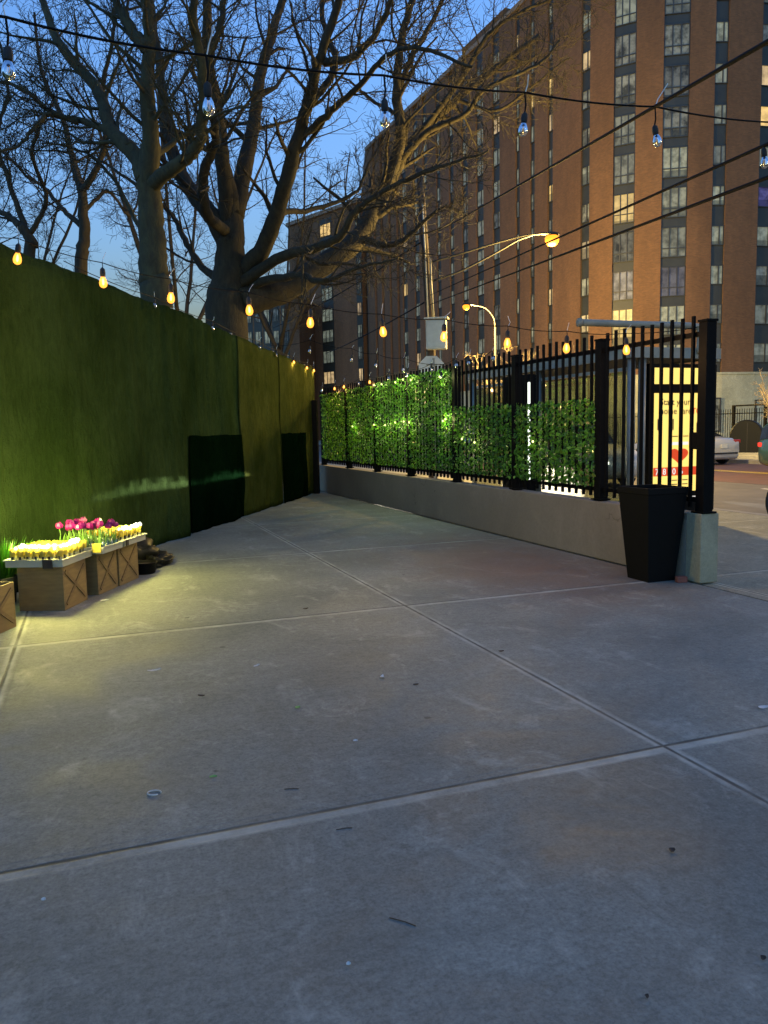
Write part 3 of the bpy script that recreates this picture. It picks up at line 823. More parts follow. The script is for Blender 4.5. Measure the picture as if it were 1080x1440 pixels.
# ------------------------------------------------------------------ trees
class Tree:
    def __init__(s, seed): s.r = random.Random(seed); s.limb = MB(); s.twig = MB(); s.trunk = MB()
    def path(s, p, d, Lg, steps, wob, upb):
        pts = [p.copy()]; q = p.copy(); dd = d.copy()
        for i in range(steps):
            dd = (dd + Vector((s.r.gauss(0, wob), s.r.gauss(0, wob), s.r.gauss(0, wob) + upb))).normalized()
            q = q + dd * (Lg / steps); pts.append(q.copy())
        return pts
    def grow(s, p, d, Lg, r0, lev, maxlev):
        steps = (6, 5, 4, 3)[min(lev, 3)]
        pts = s.path(p, d, Lg, steps, 0.17, 0.045)
        n = len(pts)
        r1 = max(0.0045, r0 * 0.34)
        rad = [r0 + (r1 - r0) * i / (n - 1) for i in range(n)]
        (s.limb if lev <= 1 else s.twig).tube(pts, rad, 6 if lev == 0 else 4 if lev == 1 else 3, cap=False)
        if lev >= maxlev: return
        s.side(pts, rad, Lg, lev, maxlev)
    def side(s, pts, rad, Lg, lev, maxlev, t0=0.25, num=None, f=(0.42, 0.75)):
        n = len(pts)
        num = num or max(3, int({0: 8, 1: 7, 2: 5}.get(lev, 4)))
        az = s.r.uniform(0, 6.28)
        for k in range(num):
            t = t0 + (1 - t0) * (k + s.r.uniform(0.1, 0.9)) / num
            x = t * (n - 1); i = min(n - 2, int(x))
            p = pts[i].lerp(pts[i + 1], x - i)
            tan = (pts[i + 1] - pts[i]).normalized()
            o = tan.orthogonal().normalized(); o2 = tan.cross(o)
            az += 2.4 + s.r.uniform(-0.5, 0.5)
            an = math.radians(s.r.uniform(28, 62))
            d = tan * math.cos(an) + (o * math.cos(az) + o2 * math.sin(az)) * math.sin(an)
            r = rad[i] * s.r.uniform(0.26, 0.46)
            s.grow(p, d.normalized(), Lg * s.r.uniform(*f) * (1.05 - 0.45 * t), max(0.0065, r), lev + 1, maxlev)
    def main(s, pts, r0, r1, num=10, sub=2.6, maxlev=3, wob=0.05, start=0.2, trunk=False):
        pts = [Vector(p) + (Vector((s.r.gauss(0, wob), s.r.gauss(0, wob), s.r.gauss(0, wob))) if i else Vector((0, 0, 0))) for i, p in enumerate(pts)]
        pp = [p + Vector((s.r.gauss(0, .012), s.r.gauss(0, .012), s.r.gauss(0, .012))) for p in smooth_path(pts, 7)]
        n = len(pp)
        k_ = 1.0 if trunk else 0.95
        num = int(num * 1.25)
        rad = [k_ * (r0 + (r1 - r0) * (i / (n - 1)) ** 0.8) * (1 + s.r.uniform(-.03, .03)) for i in range(n)]
        (s.trunk if trunk else s.limb).tube(pp, rad, 12 if trunk else 9)
        if num: s.side(pp, rad, sub, 0, maxlev, start, num, (0.55, 1.0))
        return pp
    def build(s, name, label, cat, base, mat, group=None):
        t = thing(name, label, cat, base, 0, group)
        for mb, nm in ((s.trunk, 'trunk'), (s.limb, 'limb'), (s.twig, 'crown')):
            if not mb.v: continue
            mb.v = [(x - base[0], y - base[1], z - base[2]) for x, y, z in mb.v]
            mb.build(nm, mat, t, smooth=True)
        return t

def pp(Y, *ps):
    return [at(p[0], p[1], Y + (p[2] if len(p) > 2 else 0)) for p in ps]
# the great tree
Y1 = 21.0
T = Tree(3)
b0 = at(316, 470, Y1); b0.z = -0.2
T.main([b0, at(318, 450, Y1), at(321, 400, Y1), at(325, 345, Y1), at(326, 300, Y1), at(318, 250, Y1 - .3), at(306, 190, Y1 - .6)], 0.68, 0.13, 0, trunk=True, wob=0)
T.main(pp(Y1, (324, 356), (300, 308, 0), (262, 260, .6), (238, 200, 1), (226, 140, 1.4), (214, 60, 2), (206, -60, 2.5)), 0.30, 0.08, 14)
T.main(pp(Y1, (322, 320), (312, 240, -.5), (300, 150, -.9), (291, 70, -1.3), (284, -40, -1.8), (280, -120, -2)), 0.25, 0.07, 14)
T.main(pp(Y1, (330, 305), (340, 235, .3), (356, 175, .7), (366, 110, 1), (380, 50, 1.4), (402, -30, 2), (420, -110, 2)), 0.27, 0.07, 15)
T.main(pp(Y1, (322, 330), (290, 300, -1.5), (284, 240, -2.4), (300, 190, -3), (292, 110, -3.6), (312, 30, -4), (318, -60, -4)), 0.17, 0.05, 12)
T.main(pp(Y1, (345, 380), (370, 345, -.6), (398, 262, -1.4), (416, 200, -2), (432, 150, -2.5), (450, 88, -3), (474, 0, -3.5), (488, -80, -4)), 0.27, 0.06, 15)
T.main(pp(Y1, (432, 150, -2.5), (470, 95, -2.2), (452, 30, -1.8), (462, -50, -1.5)), 0.10, 0.05, 8)
T.main(pp(Y1, (425, 192, -2), (466, 165, -2.6), (508, 118, -3.3), (545, 85, -4), (600, 68, -4.6), (668, 95, -5)), 0.10, 0.03, 12, 2.0)
T.main(pp(Y1, (456, 88, -3), (500, 72, -3.5), (538, 25, -4), (556, -40, -4.4)), 0.10, 0.05, 9)
T.main(pp(Y1, (338, 425), (400, 405, .4), (455, 378, .9), (503, 335, 1.6), (535, 282, 2.4), (556, 235, 3), (588, 190, 3.6), (640, 140, 4.2), (700, 92, 5), (760, 55, 5.4)), 0.42, 0.07, 18, 2.6, start=0.3)
T.main(pp(Y1, (540, 272, 2.4), (556, 200, 2.0), (560, 130, 1.6), (572, 60, 1.2), (588, -20, 1), (600, -90, 1)), 0.21, 0.06, 13)
T.main(pp(Y1, (562, 120, 1.6), (590, 70, 1.8), (618, 10, 2.2), (640, -50, 2.6)), 0.10, 0.05, 9)
T.main(pp(Y1, (558, 232, 3), (600, 185, 2.6), (648, 160, 2.2), (690, 120, 1.8), (752, 95, 1.4), (790, 60, 1.2)), 0.12, 0.03, 13, 2.2)
T.main(pp(Y1, (508, 335, 1.6), (545, 350, 1.2), (582, 328, .6), (608, 300, .2), (628, 285, 0)), 0.12, 0.025, 9, 1.8)
T.main(pp(Y1, (335, 400), (395, 365, -.9), (440, 355, -1.6), (482, 330, -2.2), (500, 300, -2.6), (545, 262, -3), (612, 240, -3.4), (690, 215, -3.6)), 0.17, 0.025, 15, 2.2)
T.main(pp(Y1, (350, 400), (420, 388, -1.2), (455, 402, -2), (500, 372, -2.6), (560, 372, -3)), 0.13, 0.02, 11, 1.8)
T.main(pp(Y1, (374, 334, -.75), (400, 302, -.3), (440, 292, .4), (498, 272, 1), (520, 225, 1.2), (545, 180, 1.4)), 0.11, 0.02, 12, 2.0)
T.main(pp(Y1, (318, 400), (280, 372, .5), (262, 330, 1), (236, 290, 1.6), (180, 250, 2.4), (120, 215, 3)), 0.13, 0.03, 12, 2.2)
T.main(pp(Y1, (590, 190, 3.6), (650, 105, 3.0), (690, 50, 2.6), (740, 10, 2.2), (810, -10, 2)), 0.10, 0.03, 13, 2.2)
T.main(pp(Y1, (640, 140, 4.2), (700, 150, 3.8), (745, 120, 3.4), (800, 80, 3.0)), 0.07, 0.02, 10, 1.7)
T.build('bare_tree', 'largest leafless tree, thick trunk behind the green screen, limbs reaching over the brick block', 'tree', b0, M['bark'], 'bare trees behind the green screen')
# the left hand tree
Y2 = 16.5
T = Tree(8)
b0 = at(222, 470, Y2); b0.z = -0.2
T.main([b0, at(220, 440, Y2), at(216, 380, Y2), at(213, 310, Y2), at(209, 255, Y2), at(211, 200, Y2 - .1)], 0.39, 0.19, 0, trunk=True, wob=0)
T.main(pp(Y2, (206, 256), (190, 222, .3), (165, 175, .8), (128, 118, 1.4), (95, 70, 1.8), (62, 0, 2.4), (40, -70, 2.8)), 0.22, 0.06, 15, 2.4)
T.main(pp(Y2, (208, 262), (212, 200, -.2), (212, 120, -.4), (204, 60, -.6), (200, -20, -.8), (196, -100, -1)), 0.22, 0.07, 14, 2.4)
T.main(pp(Y2, (206, 70, -.6), (186, 36, -.3), (160, 4, 0), (130, -50, .3)), 0.14, 0.06, 9, 2.0)
T.main(pp(Y2, (212, 262), (238, 238, -.6), (262, 212, -1), (275, 175, -1.4), (278, 100, -1.8), (271, 20, -2.2), (268, -70, -2.5)), 0.17, 0.06, 13, 2.2)
T.main(pp(Y2, (182, 205, .3), (150, 185, .8), (110, 172, 1.2), (75, 160, 1.6), (38, 132, 2), (-20, 118, 2.4)), 0.11, 0.03, 13, 2.0)
T.main(pp(Y2, (110, 172, 1.2), (68, 165, .8), (44, 185, .4), (15, 205, 0), (-30, 215, -.4)), 0.07, 0.02, 10, 1.7)
T.main(pp(Y2, (212, 225), (250, 200, .8), (300, 160, 1.2), (330, 110, 1.6), (345, 50, 2)), 0.08, 0.03, 10, 1.8)
T.main(pp(Y2, (225, 330), (200, 320, .8), (160, 250, 1.6), (120, 215, 2.2), (60, 200, 2.8)), 0.07, 0.02, 11, 1.8)
T.build('bare_tree', 'leafless tree with a glow-tinted straight trunk, left of the largest tree and nearer', 'tree', b0, M['bark_bulb_tint'], 'bare trees behind the green screen')
# slender tree further left
Y3 = 25.0
T = Tree(21)
b0 = at(112, 440, Y3); b0.z = -0.2
T.main([b0, at(114, 400, Y3), at(119, 330, Y3), at(115, 272, Y3), at(104, 235, Y3 + .3)], 0.25, 0.11, 0, trunk=True, wob=0)
T.main(pp(Y3, (115, 270), (100, 225, .4), (84, 165, .8), (60, 100, 1.2), (48, 20, 1.6)), 0.14, 0.04, 13, 2.6)
T.main(pp(Y3, (115, 270), (136, 240, -.4), (150, 190, -.8), (144, 120, -1), (160, 40, -1.4), (158, -40, -1.4)), 0.12, 0.04, 13, 2.6)
T.main(pp(Y3, (118, 320), (90, 300, .4), (62, 262, .8), (30, 240, 1.2), (-20, 190, 1.6)), 0.10, 0.03, 12, 2.4)
T.main(pp(Y3, (116, 300), (150, 270, .8), (180, 300, 1.6), (200, 260, 2.2)), 0.07, 0.03, 9, 2.2)
T.build('bare_tree', 'slender leafless tree forking low, seen left of the glow-tinted trunk', 'tree', b0, M['bark'], 'bare trees behind the green screen')
Y4 = 19.0
T = Tree(33)
b0 = at(20, 470, Y4); b0.z = -0.2
b0.x = at(40, 420, Y4).x
T.main([b0, at(42, 380, Y4), at(46, 344, Y4), at(30, 318, Y4)], 0.15, 0.11, 0, trunk=True, wob=0)
T.main(pp(Y4, (30, 318), (12, 300, .3), (-20, 280, .6), (-60, 230, .8)), 0.10, 0.03, 11, 2.2)
T.main(pp(Y4, (40, 332), (20, 262, .3), (-4, 200, .6), (10, 120, 1), (-10, 20, 1.4)), 0.08, 0.03, 12, 2.2)
T.main(pp(Y4, (40, 330), (62, 275, -.3), (50, 210, -.8), (70, 150, -1.2)), 0.07, 0.03, 10, 2.0)
T.build('bare_tree', 'small leafless tree leaning left at the near end of the green screen', 'tree', b0, M['bark'], 'bare trees behind the green screen')
for seed, px, Y, lab in ((41, 255, 34, 'thin leafless tree in the distance between the glow-tinted trunk and the largest trunk'), (44, 395, 40, 'distant leafless tree right of the largest trunk'),
                         (46, 20, 36, 'distant leafless tree at the far left behind the screen')):
    T = Tree(seed)
    b0 = at(px, 480, Y); b0.z = -0.2
    r = T.r; x, y = b0.x, b0.y
    T.main([b0, (x + .1, y, 3), (x - .1, y, 5.5)], 0.22, 0.16, 0, trunk=True, wob=0)
    for k in range(5):
        an = k * 1.26 + r.uniform(-.3, .3); sp = r.uniform(2.2, 4.0)
        T.main([(x - .1, y, 4.6 + .25 * k), (x + math.cos(an) * sp * .4, y + math.sin(an) * sp * .4, 7.5), (x + math.cos(an) * sp, y + math.sin(an) * sp, 11 + r.uniform(-1, 2)), (x + math.cos(an) * sp * 1.3, y + math.sin(an) * sp * 1.3, 14.5)], 0.12, 0.03, 11, 2.8)
    T.build('bare_tree', lab, 'tree', b0, M['bark'], 'bare trees behind the green screen')
# street trees on the far pavement
for seed, n_, a_, h_, lab in ((51, 26.0, 46.5, 6.6, 'leafless street tree lit orange behind the white box on the pole'), (52, 26.0, 37.5, 5.8, 'leafless street tree between the two street lamps, behind the fence'),
                              (53, 26.5, 24.8, 3.4, 'small pale leafless tree beside the far railing, behind the white car')):
    T = Tree(seed); b0 = W(n_, a_, -0.02); r = T.r; x, y = b0.x, b0.y
    T.main([b0, (x + .05, y, h_ * .25), (x, y, h_ * .45)], 0.07 if h_ > 4 else .06, 0.05, 0, trunk=True, wob=0)
    for k in range(7):
        an = k * 0.9 + r.uniform(-.3, .3); sp = h_ * r.uniform(.22, .36)
        T.main([(x, y, h_ * (.36 + .015 * k)), (x + math.cos(an) * sp * .5, y + math.sin(an) * sp * .5, h_ * .58), (x + math.cos(an) * sp, y + math.sin(an) * sp, h_ * r.uniform(.8, 1.0))], 0.035, 0.012, 9, h_ * .22, 2)
    T.build('street_tree', lab, 'tree', b0, M['bark_pale'], 'bare street trees on the far pavement')

# ------------------------------------------------------------------ pole, street lamps, wires
YP = 22.7
up_ = thing('utility_pole', 'wooden utility pole carrying a white box and a long lamp arm behind the hedge', 'utility pole', (at(607, 520, YP).x, YP, -0.01))
pb = up_.location
def rel(p, o): return Vector(p) - o.location
MB().tube([rel(at(609, 560, YP), up_) * 1 if False else Vector((0, 0, 0)), rel(at(606, 470, YP), up_), rel(at(598, 360, YP), up_), rel(at(590, 238, YP), up_)], [0.13, 0.12, 0.11, 0.10], 14).build('pole', M['pole_wood'], up_, smooth=True)
MB().tube([rel(at(594, 285, YP - .14), up_), rel(at(598, 360, YP - .14), up_), rel(at(602, 450, YP - .14), up_)], 0.022, 8).build('conduit', M['white_paint'], up_, smooth=True)
MB().tube([rel(at(605, 362, YP - .1), up_), rel(at(606, 395, YP - .12), up_), rel(at(610, 452, YP - .12), up_)], 0.030, 8).build('arm_bracket', M['galv'], up_, smooth=True)
bx = thing('utility_box', 'pale grey utility box fixed on the wooden pole', 'utility box', at(614, 492, YP - .3), math.radians(-12))
MB().box((0, 0, 0.42), (0.56, 0.30, 0.82), 0).build('housing', M['white_paint'], bx, bevel=0.02)
MB().box((0.01, 0, 0.855), (0.66, 0.38, 0.045), 0).build('lid', M['white_paint'], bx, bevel=0.01)
MB().box((0, -0.158, 0.42), (0.48, 0.016, 0.70), 0).build('door', M['white_paint'], bx, bevel=0.005)
arm_l = thing('street_lamp', 'amber street lamp at the end of a two bar arm on the wooden pole', 'street lamp', at(606, 380, YP - .1))
head1 = W(0, 0, 0); 
hp = at(773, 330, YP + 1.45)
for px_ in (((605, 369), (650, 356), (700, 341), (735, 332), (760, 329)), ((606, 396), (650, 380), (700, 354), (728, 338), (748, 331))):
    MB().tube([q - arm_l.location for q in smooth_path([at(x, y, YP - .1 + 1.5 * (x - 605) / 168) for x, y in px_], 5)], 0.028, 8).build('arm', M['lamp_grey'], arm_l, smooth=True)
q0 = at(660, 355, YP + .5); MB().tube([at(650, 356, YP + .3) - arm_l.location, at(650, 380, YP + .3) - arm_l.location], 0.018, 6).build('strut', M['lamp_grey'], arm_l, smooth=True)
def cobra(parent, p, ang, power, one_sided=False):
    loc = p - parent.location
    d = Vector((math.cos(ang), math.sin(ang), 0))
    hd = MB().lathe([(0.02, -0.36), (0.07, -0.30), (0.10, -0.15), (0.14, 0.0), (0.15, 0.14), (0.12, 0.26), (0.02, 0.32)], (0, 0, 0), 16, 'X')
    hd.v = [(x, y, z * 0.62 if z > 0 else z * 0.25) for x, y, z in hd.v]
    h = hd.build('lamp_head', M['lamp_grey'], parent, smooth=True); h.location = loc; h.rotation_euler = (0, 0, ang)
    ln = MB().lathe([(0.001, -0.31), (0.12, -0.28), (0.20, -0.18), (0.215, -0.06), (0.16, 0.0)], (0.08, 0, -0.03), 16)
    l = ln.build('lens', M['sodium'], h, smooth=True)
    lo = lamp('lamp_light', (0.08, 0, -0.70), power, SODIUM, 0.55, h)
    if one_sided:                                   # spot cone added to keep light off the patio; no louvre exists
        l = bpy.data.lights.new('lamp_light', 'SPOT'); l.energy = power * G; l.color = SODIUM; l.shadow_soft_size = 0.2; l.spot_size = math.radians(140); l.spot_blend = 0.5
        if one_sided == 'half':
            l.spot_size = math.radians(178); l.spot_blend = 0.25
        lo.data = l; lo.rotation_euler = (0, math.radians(86 if one_sided == 'half' else 55), 0)
P_ST = 14000
cobra(arm_l, hp, math.atan2(NV.y, NV.x), P_ST * 0.6)
def street_lamp(label, base, armv, h, power, arm_len=1.9, one_sided=False):
    s = thing('street_lamp', label, 'street lamp', base)
    MB().lathe([(0.14, 0), (0.14, 0.5), (0.10, 0.62), (0.085, 1.2), (0.06, h - 1.3)], (0, 0, 0), 14).build('pole', M['lamp_grey'], s, smooth=True)
    pts = smooth_path([Vector((0, 0, h - 1.3)), Vector((0, 0, h - 0.7)) + armv * 0.12, Vector((0, 0, h - 0.15)) + armv * 0.7, Vector((0, 0, h)) + armv * (arm_len - .3)], 6)
    MB().tube(pts, 0.04, 10).build('arm', M['lamp_grey'], s, smooth=True)
    cobra(s, s.location + Vector((0, 0, h)) + armv * arm_len, math.atan2(armv.y, armv.x), power, one_sided)
    return s
YL = 49.5
lb = at(697, 560, YL); lb.z = -0.02
street_lamp('curved arm street lamp glowing amber behind the fence, right of the white box', lb, -NV, 8.9, P_ST * 2.0, one_sided='half')
street_lamp('amber street lamp on the far pavement beyond the right edge', W(25.0, 6.0, -0.02), -NV, 8.2, P_ST * 0.2)
street_lamp('unseen amber street lamp added to light the rounded brick corner', W(27.5, 22.0, -0.02), -NV, 8.2, P_ST * 0.75, one_sided=True)  # out-of-view lamp, added to brighten the base storey and corner
street_lamp('amber street lamp on the near pavement, past the fence end', W(9.4, -6.0, -0.02), NV, 8.2, P_ST * 0.06)

sign = thing('stop_sign', 'back of a pale octagonal road sign below the white box, rising over the hedge', 'road sign', at(607, 519, YP - .35), math.radians(6))
mb = MB(); r8 = 0.36
vs = [(r8 / math.cos(math.pi / 8) * math.cos(math.pi / 8 + k * math.pi / 4), y, r8 / math.cos(math.pi / 8) * math.sin(math.pi / 8 + k * math.pi / 4)) for y in (0.0, 0.012) for k in range(8)]
mb.add(vs, [tuple(range(8)), tuple(range(15, 7, -1))] + [(k, 8 + k, 8 + (k + 1) % 8, (k + 1) % 8) for k in range(8)])
mb.build('plate', M['white_paint'], sign)
zb = -sign.location.z - 0.02
MB().box((0.05, -0.03, (zb + 0.3) / 2), (0.06, 0.04, 0.3 - zb)).build('post', M['galv'], sign)
MB().box((0, -0.012, 0.12), (0.3, 0.012, 0.04)).build('bracket', M['galv'], sign)

def wire(label, pts, r):
    o = MB().tube([p for p in pts], r, 7).build('overhead_cable', M['cable'], None, smooth=True)
    return tag(o, label, 'cable', 'black cables from the utility pole')
def along(p0, p1, ext, sag=0.0, n=24):
    e = p1 + (p1 - p0).normalized() * ext
    return [p0.lerp(e, i / n) - Vector((0, 0, sag * 4 * (i / n) * (1 - i / n))) for i in range(n + 1)]
JOIN = at(921, 150, 3.72)
wire('topmost black cable from the utility pole, tied to the near bulb string', along(at(604, 333, YP - .2), JOIN, 2.2), 0.0085)
wire('middle black cable from the utility pole, crossing below the joined one', along(at(605, 415, YP - .2), at(1076, 204, 3.95), 2.0), 0.009)
wire('lowest black cable from the utility pole, crossing the brick block', along(at(605, 428, YP - .2), at(1078, 250, 4.1), 2.0), 0.0105)
wire('upper black cable running on down the street beyond the utility pole', along(at(604, 333, YP), at(420, 440, 46), 12, 0.2), 0.022)
wire('lower black cable running on down the street beyond the utility pole', along(at(606, 420, YP), at(489, 481, 42), 12, 0.1), 0.022)

# ------------------------------------------------------------------ string lights
def bulb_parts(lit):
    g = MB().lathe([(0.013, -0.058), (0.017, -0.066), (0.027, -0.088), (0.0315, -0.108), (0.031, -0.122), (0.026, -0.137), (0.014, -0.147), (0.001, -0.150)], (0, 0, 0), 18).build('bulb', M['bulb_lit'] if lit else M['bulb_clear'], None, smooth=True)
    s = MB().lathe([(0.004, 0.012), (0.010, 0.006), (0.019, -0.004), (0.022, -0.03), (0.021, -0.056), (0.016, -0.062)], (0, 0, 0), 14).build('socket', M['rubber'], None, smooth=True)
    f = MB().tube([(-0.006, 0, -0.07), (-0.008, 0, -0.10), (0.0, 0.003, -0.115), (0.008, 0, -0.10), (0.006, 0, -0.07)], 0.0013, 5).build('filament', M['filament'], None)
    if lit:
        bpy.data.objects.remove(f)
        f = MB().lathe([(.001, -.072), (.006, -.080), (.009, -.098), (.009, -.114), (.006, -.124), (.001, -.128)], (0, 0, 0), 10).build('filament', M['hot_filament'], None, smooth=True)
    return g, s, f
BL = {True: bulb_parts(True), False: bulb_parts(False)}
WARM = (1.0, 0.55, 0.20)
def string_light(label, cable_pts, bulbs, power=0.0, scale=1.0, drop=0.05, ties=True, r=0.0045, sides=6):
    """bulbs: list of (point on the cable, lit)"""
    t = thing('string_light', label, 'string light', bulbs[0][0], 0, 'strings of hanging bulbs')
    o = t.location.copy()
    MB().tube([p - o for p in cable_pts], r, sides).build('cable', M['cable'], t, smooth=True)
    rr = random.Random(len(cable_pts) * 7 + len(bulbs))
    for p, lit in bulbs:
        g, s, f = BL[lit]
        b = g.copy(); COL.objects.link(b); b.parent = t
        b.location = p - o + Vector((0, 0, -drop)); b.scale = (scale,) * 3
        b.rotation_euler = (rr.uniform(-.16, .16), rr.uniform(-.16, .16), rr.uniform(0, 6))
        sc_ = s.copy(); COL.objects.link(sc_); sc_.parent = b
        fc = f.copy(); COL.objects.link(fc); fc.parent = b
        lead = MB().tube([p - o, p - o + Vector((0.004, 0, -drop * .6)), p - o + Vector((0, 0, -drop + 0.006))], r * 0.9, 5).build('lead', M['cable'], t)
        if ties:
            q = p - o
            MB().tube([q + Vector((0, 0, -.008)), q + Vector((rr.uniform(-.01, .03), 0, .03)), q + Vector((rr.uniform(0, .06), rr.uniform(-.02, .02), rr.uniform(.06, .10)))], 0.0022, 4).build('zip_tie', M['zip'], t)
        if lit and power:
            lamp('bulb_light', (0, 0, -0.17), power, WARM, 0.03, b)
    return t
def sagged(pts, sag, n=8):
    out = []
    for a, b in zip(pts[:-1], pts[1:]):
        for i in range(n):
            t = i / n
            out.append(a.lerp(b, t) - Vector((0, 0, sag * 4 * t * (1 - t))))
    out.append(pts[-1]); return out
# clear bulbs overhead, nearest the camera
up_px = [(8, 24, 2.42), (290, 78, 2.62), (540, 106, 3.02), (738, 130, 3.45), (921, 150, 3.72)]
bp = [at(*q) for q in up_px]
cab = [at(-160, -20, 2.35)] + bp + [at(1085, 172, 4.2), at(1280, 188, 4.8)]
string_light('near overhead string of unlit clear bulbs crossing the top of the picture', sagged(cab, 0.012), [(p, False) for p in bp], 0, 0.62, 0.085, r=0.0042)
p0 = at(1074, 189, 3.95)
string_light('short string with one clear bulb at the right edge, hung from the middle cable', sagged([at(1074, 206, 3.96), p0 + Vector((.2, -.05, .10)), p0 + Vector((.9, -.2, .3))], 0.01), [(at(1074, 206, 3.955), False)], 0, 0.62, 0.01, False)
# the lit row across the patio
lit_px = [(27, 362, 6.6), (145, 395, 6.85), (241, 417, 7.05), (350, 435, 7.25), (437, 452, 7.35), (537, 465, 7.45), (625, 472, 7.55), (714, 481, 7.62), (797, 488, 7.68), (880, 491, 7.72)]
lp = [at(x, y, Y) + Vector((0, 0, 0.15)) for x, y, Y in lit_px]
string_light('row of glowing amber bulbs strung across the patio from the green screen to the fence', sagged([at(-110, 318, 6.4)] + lp + [W(5.33, 5.9, 2.38)], 0.02), [(p, True) for p in lp], 13.0, 1.05, 0.05, r=0.004)
# strings along the tops of the fences and over the far end
def screen_top(Y, dz=0.0, dx=0.06):
    s = s_of(Y); q = S0 + SD * s; return Vector((q.x + dx, q.y, top_z(s) + dz))
pts = [screen_top(y, 0.02) for y in (8.5, 10.6, 12.6, 14.9, 16.0, 17.2, 18.3, 18.9)]
string_light('string of small bulbs along the top edge of the green screen', sagged(pts, 0.03), [(p, k > 4) for k, p in enumerate(pts)][1:], 5.0, 0.8, 0.03)
pts = [W(5.25, a * 1.045, 2.54) for a in (17.6, 16.6, 15.9, 14.9, 14.3, 13.3, 12.4, 11.4, 10.5, 10.1, 9.4)]
string_light('string of small bulbs along the top of the tall hedge panels and pickets', sagged(pts, 0.05), [(p, k in (1, 2, 4)) for k, p in enumerate(pts)], 5.0, 0.8, 0.03)
pts = [at(380, 486, 15.5), at(436, 478, 14.9), at(495, 490, 14.3), at(529, 497, 13.9), at(567, 503, 13.4), at(620, 512, 12.4), W(5.3, 11.25, 2.48)]
string_light('string of unlit bulbs across the far end of the patio', sagged(pts, 0.04), [(p, False) for p in pts[1:-1]], 0, 0.85, 0.12)
for l in BL.values():
    for o in l: bpy.data.objects.remove(o)
# little green-gold bulbs inside the hedge
for lab, z, aa in (('string of tiny green-gold fairy bulbs along the top of the tall hedge', 2.33, (14.0, 13.6, 12.9, 12.55, 12.2, 11.05)),
                   ('string of tiny green-gold fairy bulbs half way up the tall hedge', 1.60, (15.35, 14.05, 13.45, 12.95, 12.55, 12.3, 10.95, 10.85)),
                   ('string of tiny fairy bulbs low in the half-height hedge', 1.30, (8.35, 9.9, 10.3))):
    t = thing('fairy_light', lab, 'fairy lights', W(5.24, aa[0] * 1.047, z), TH, 'fairy lights in the ivy hedge')
    rr = random.Random(int(z * 100))
    q = [Vector((0, (a - aa[0]) * 1.047, rr.uniform(-.05, .05))) for a in aa]
    MB().tube(sagged([x + Vector((0.02, 0, 0.02)) for x in q], 0.03, 4), 0.002, 4).build('cable', M['cable'], t)
    for k, x in enumerate(q):
        b = MB().lathe([(0.001, -0.016), (0.010, -0.010), (0.013, 0), (0.009, 0.012), (0.002, 0.018)], (0, 0, 0), 10).build('bulb', M['led_green'], t, smooth=True); b.location = x
        lamp('bulb_light', (-0.055, 0, 0.0), 4.5 if z > 1.4 else 1.6, (0.95, 1.0, 0.35) if z > 1.4 else (1, .75, .4), 0.02, b)

# ------------------------------------------------------------------ bus shelter, kiosk
sh = thing('bus_shelter', 'steel and glass bus shelter behind the fence with a lit yellow poster end', 'bus shelter', (0, 0, 0), TH)
MB().box((7.95, 11.9, 2.50), (1.55, 5.1, 0.11)).build('roof', M['black_metal'], sh, bevel=0.02)
for x in (7.165, 8.735):
    MB().box((x, 11.9, 2.50), (0.03, 5.14, 0.15)).build('roof_edge', M['galv'], sh)
MB().box((7.95, 9.325, 2.50), (1.6, 0.03, 0.15)).build('roof_edge', M['galv'], sh)
for x, a in ((7.25, 9.42), (7.25, 14.35), (7.25, 11.9), (7.42, 9.40)):
    MB().tube([(x, a, -0.01), (x, a, 2.45)], 0.055, 14).build('column', M['steel'], sh, smooth=True)
for a0, a1 in ((9.5, 11.8), (12.0, 14.25)):
    p = MB().box((7.25, (a0 + a1) / 2, 1.30), (0.012, a1 - a0, 1.9)).build('glass_panel', M['shelter_glass'], sh)
    for z in (0.32, 2.28): MB().box((7.25, (a0 + a1) / 2, z), (0.05, a1 - a0, 0.05)).build('frame', M['galv'], p)
MB().box((7.65, 12.2, 0.45), (0.35, 3.2, 0.05)).build('bench', M['steel'], sh, bevel=0.01)
MB().tube(smooth_path([(6.30, 9.3, 2.88), (7.3, 9.3, 2.88), (8.22, 9.3, 2.88), (8.34, 9.3, 2.80), (8.34, 9.3, 2.5)], 5), 0.048, 12).build('pipe_frame', M['galv'], sh, smooth=True)
MB().lathe([(0.02, -0.03), (0.058, -0.02), (0.058, 0.02), (0.02, 0.03)], (6.30, 9.3, 2.88), 14, 'X').build('pipe_cap', M['galv'], sh, smooth=True)
adb = MB().box((8.13, 9.44, 1.27), (1.20, 0.16, 2.16)).build('poster_case', M['black_metal'], sh, bevel=0.015)
def lit_panel(x0, x1, z0, z1, mat, name, y=9.355, th=0.004, parent=adb):
    return MB().box(((x0 + x1) / 2, y, (z0 + z1) / 2), (x1 - x0, th, z1 - z0)).build(name, mat, parent)
lit_panel(7.60, 8.68, 2.06, 2.29, M['ad_yellow'], 'header_panel')
lit_panel(7.60, 8.68, 0.50, 1.93, M['ad_yellow'], 'poster')
lit_panel(7.60, 8.68, 0.36, 0.42, M['ad_pale'], 'light_strip')
lit_panel(7.60, 8.44, 0.735, 0.86, M['ad_red'], 'number_band', 9.3515, 0.003)
lit_panel(7.88, 8.22, 1.18, 1.225, M['ad_pale'], 'white_bar', 9.3515, 0.003)
ht = MB()
pts = []
for k in range(28):
    an = 2 * math.pi * k / 28
    pts.append((16 * math.sin(an) ** 3 / 16 * 0.17, (13 * math.cos(an) - 5 * math.cos(2 * an) - 2 * math.cos(3 * an) - math.cos(4 * an)) / 16 * 0.13))
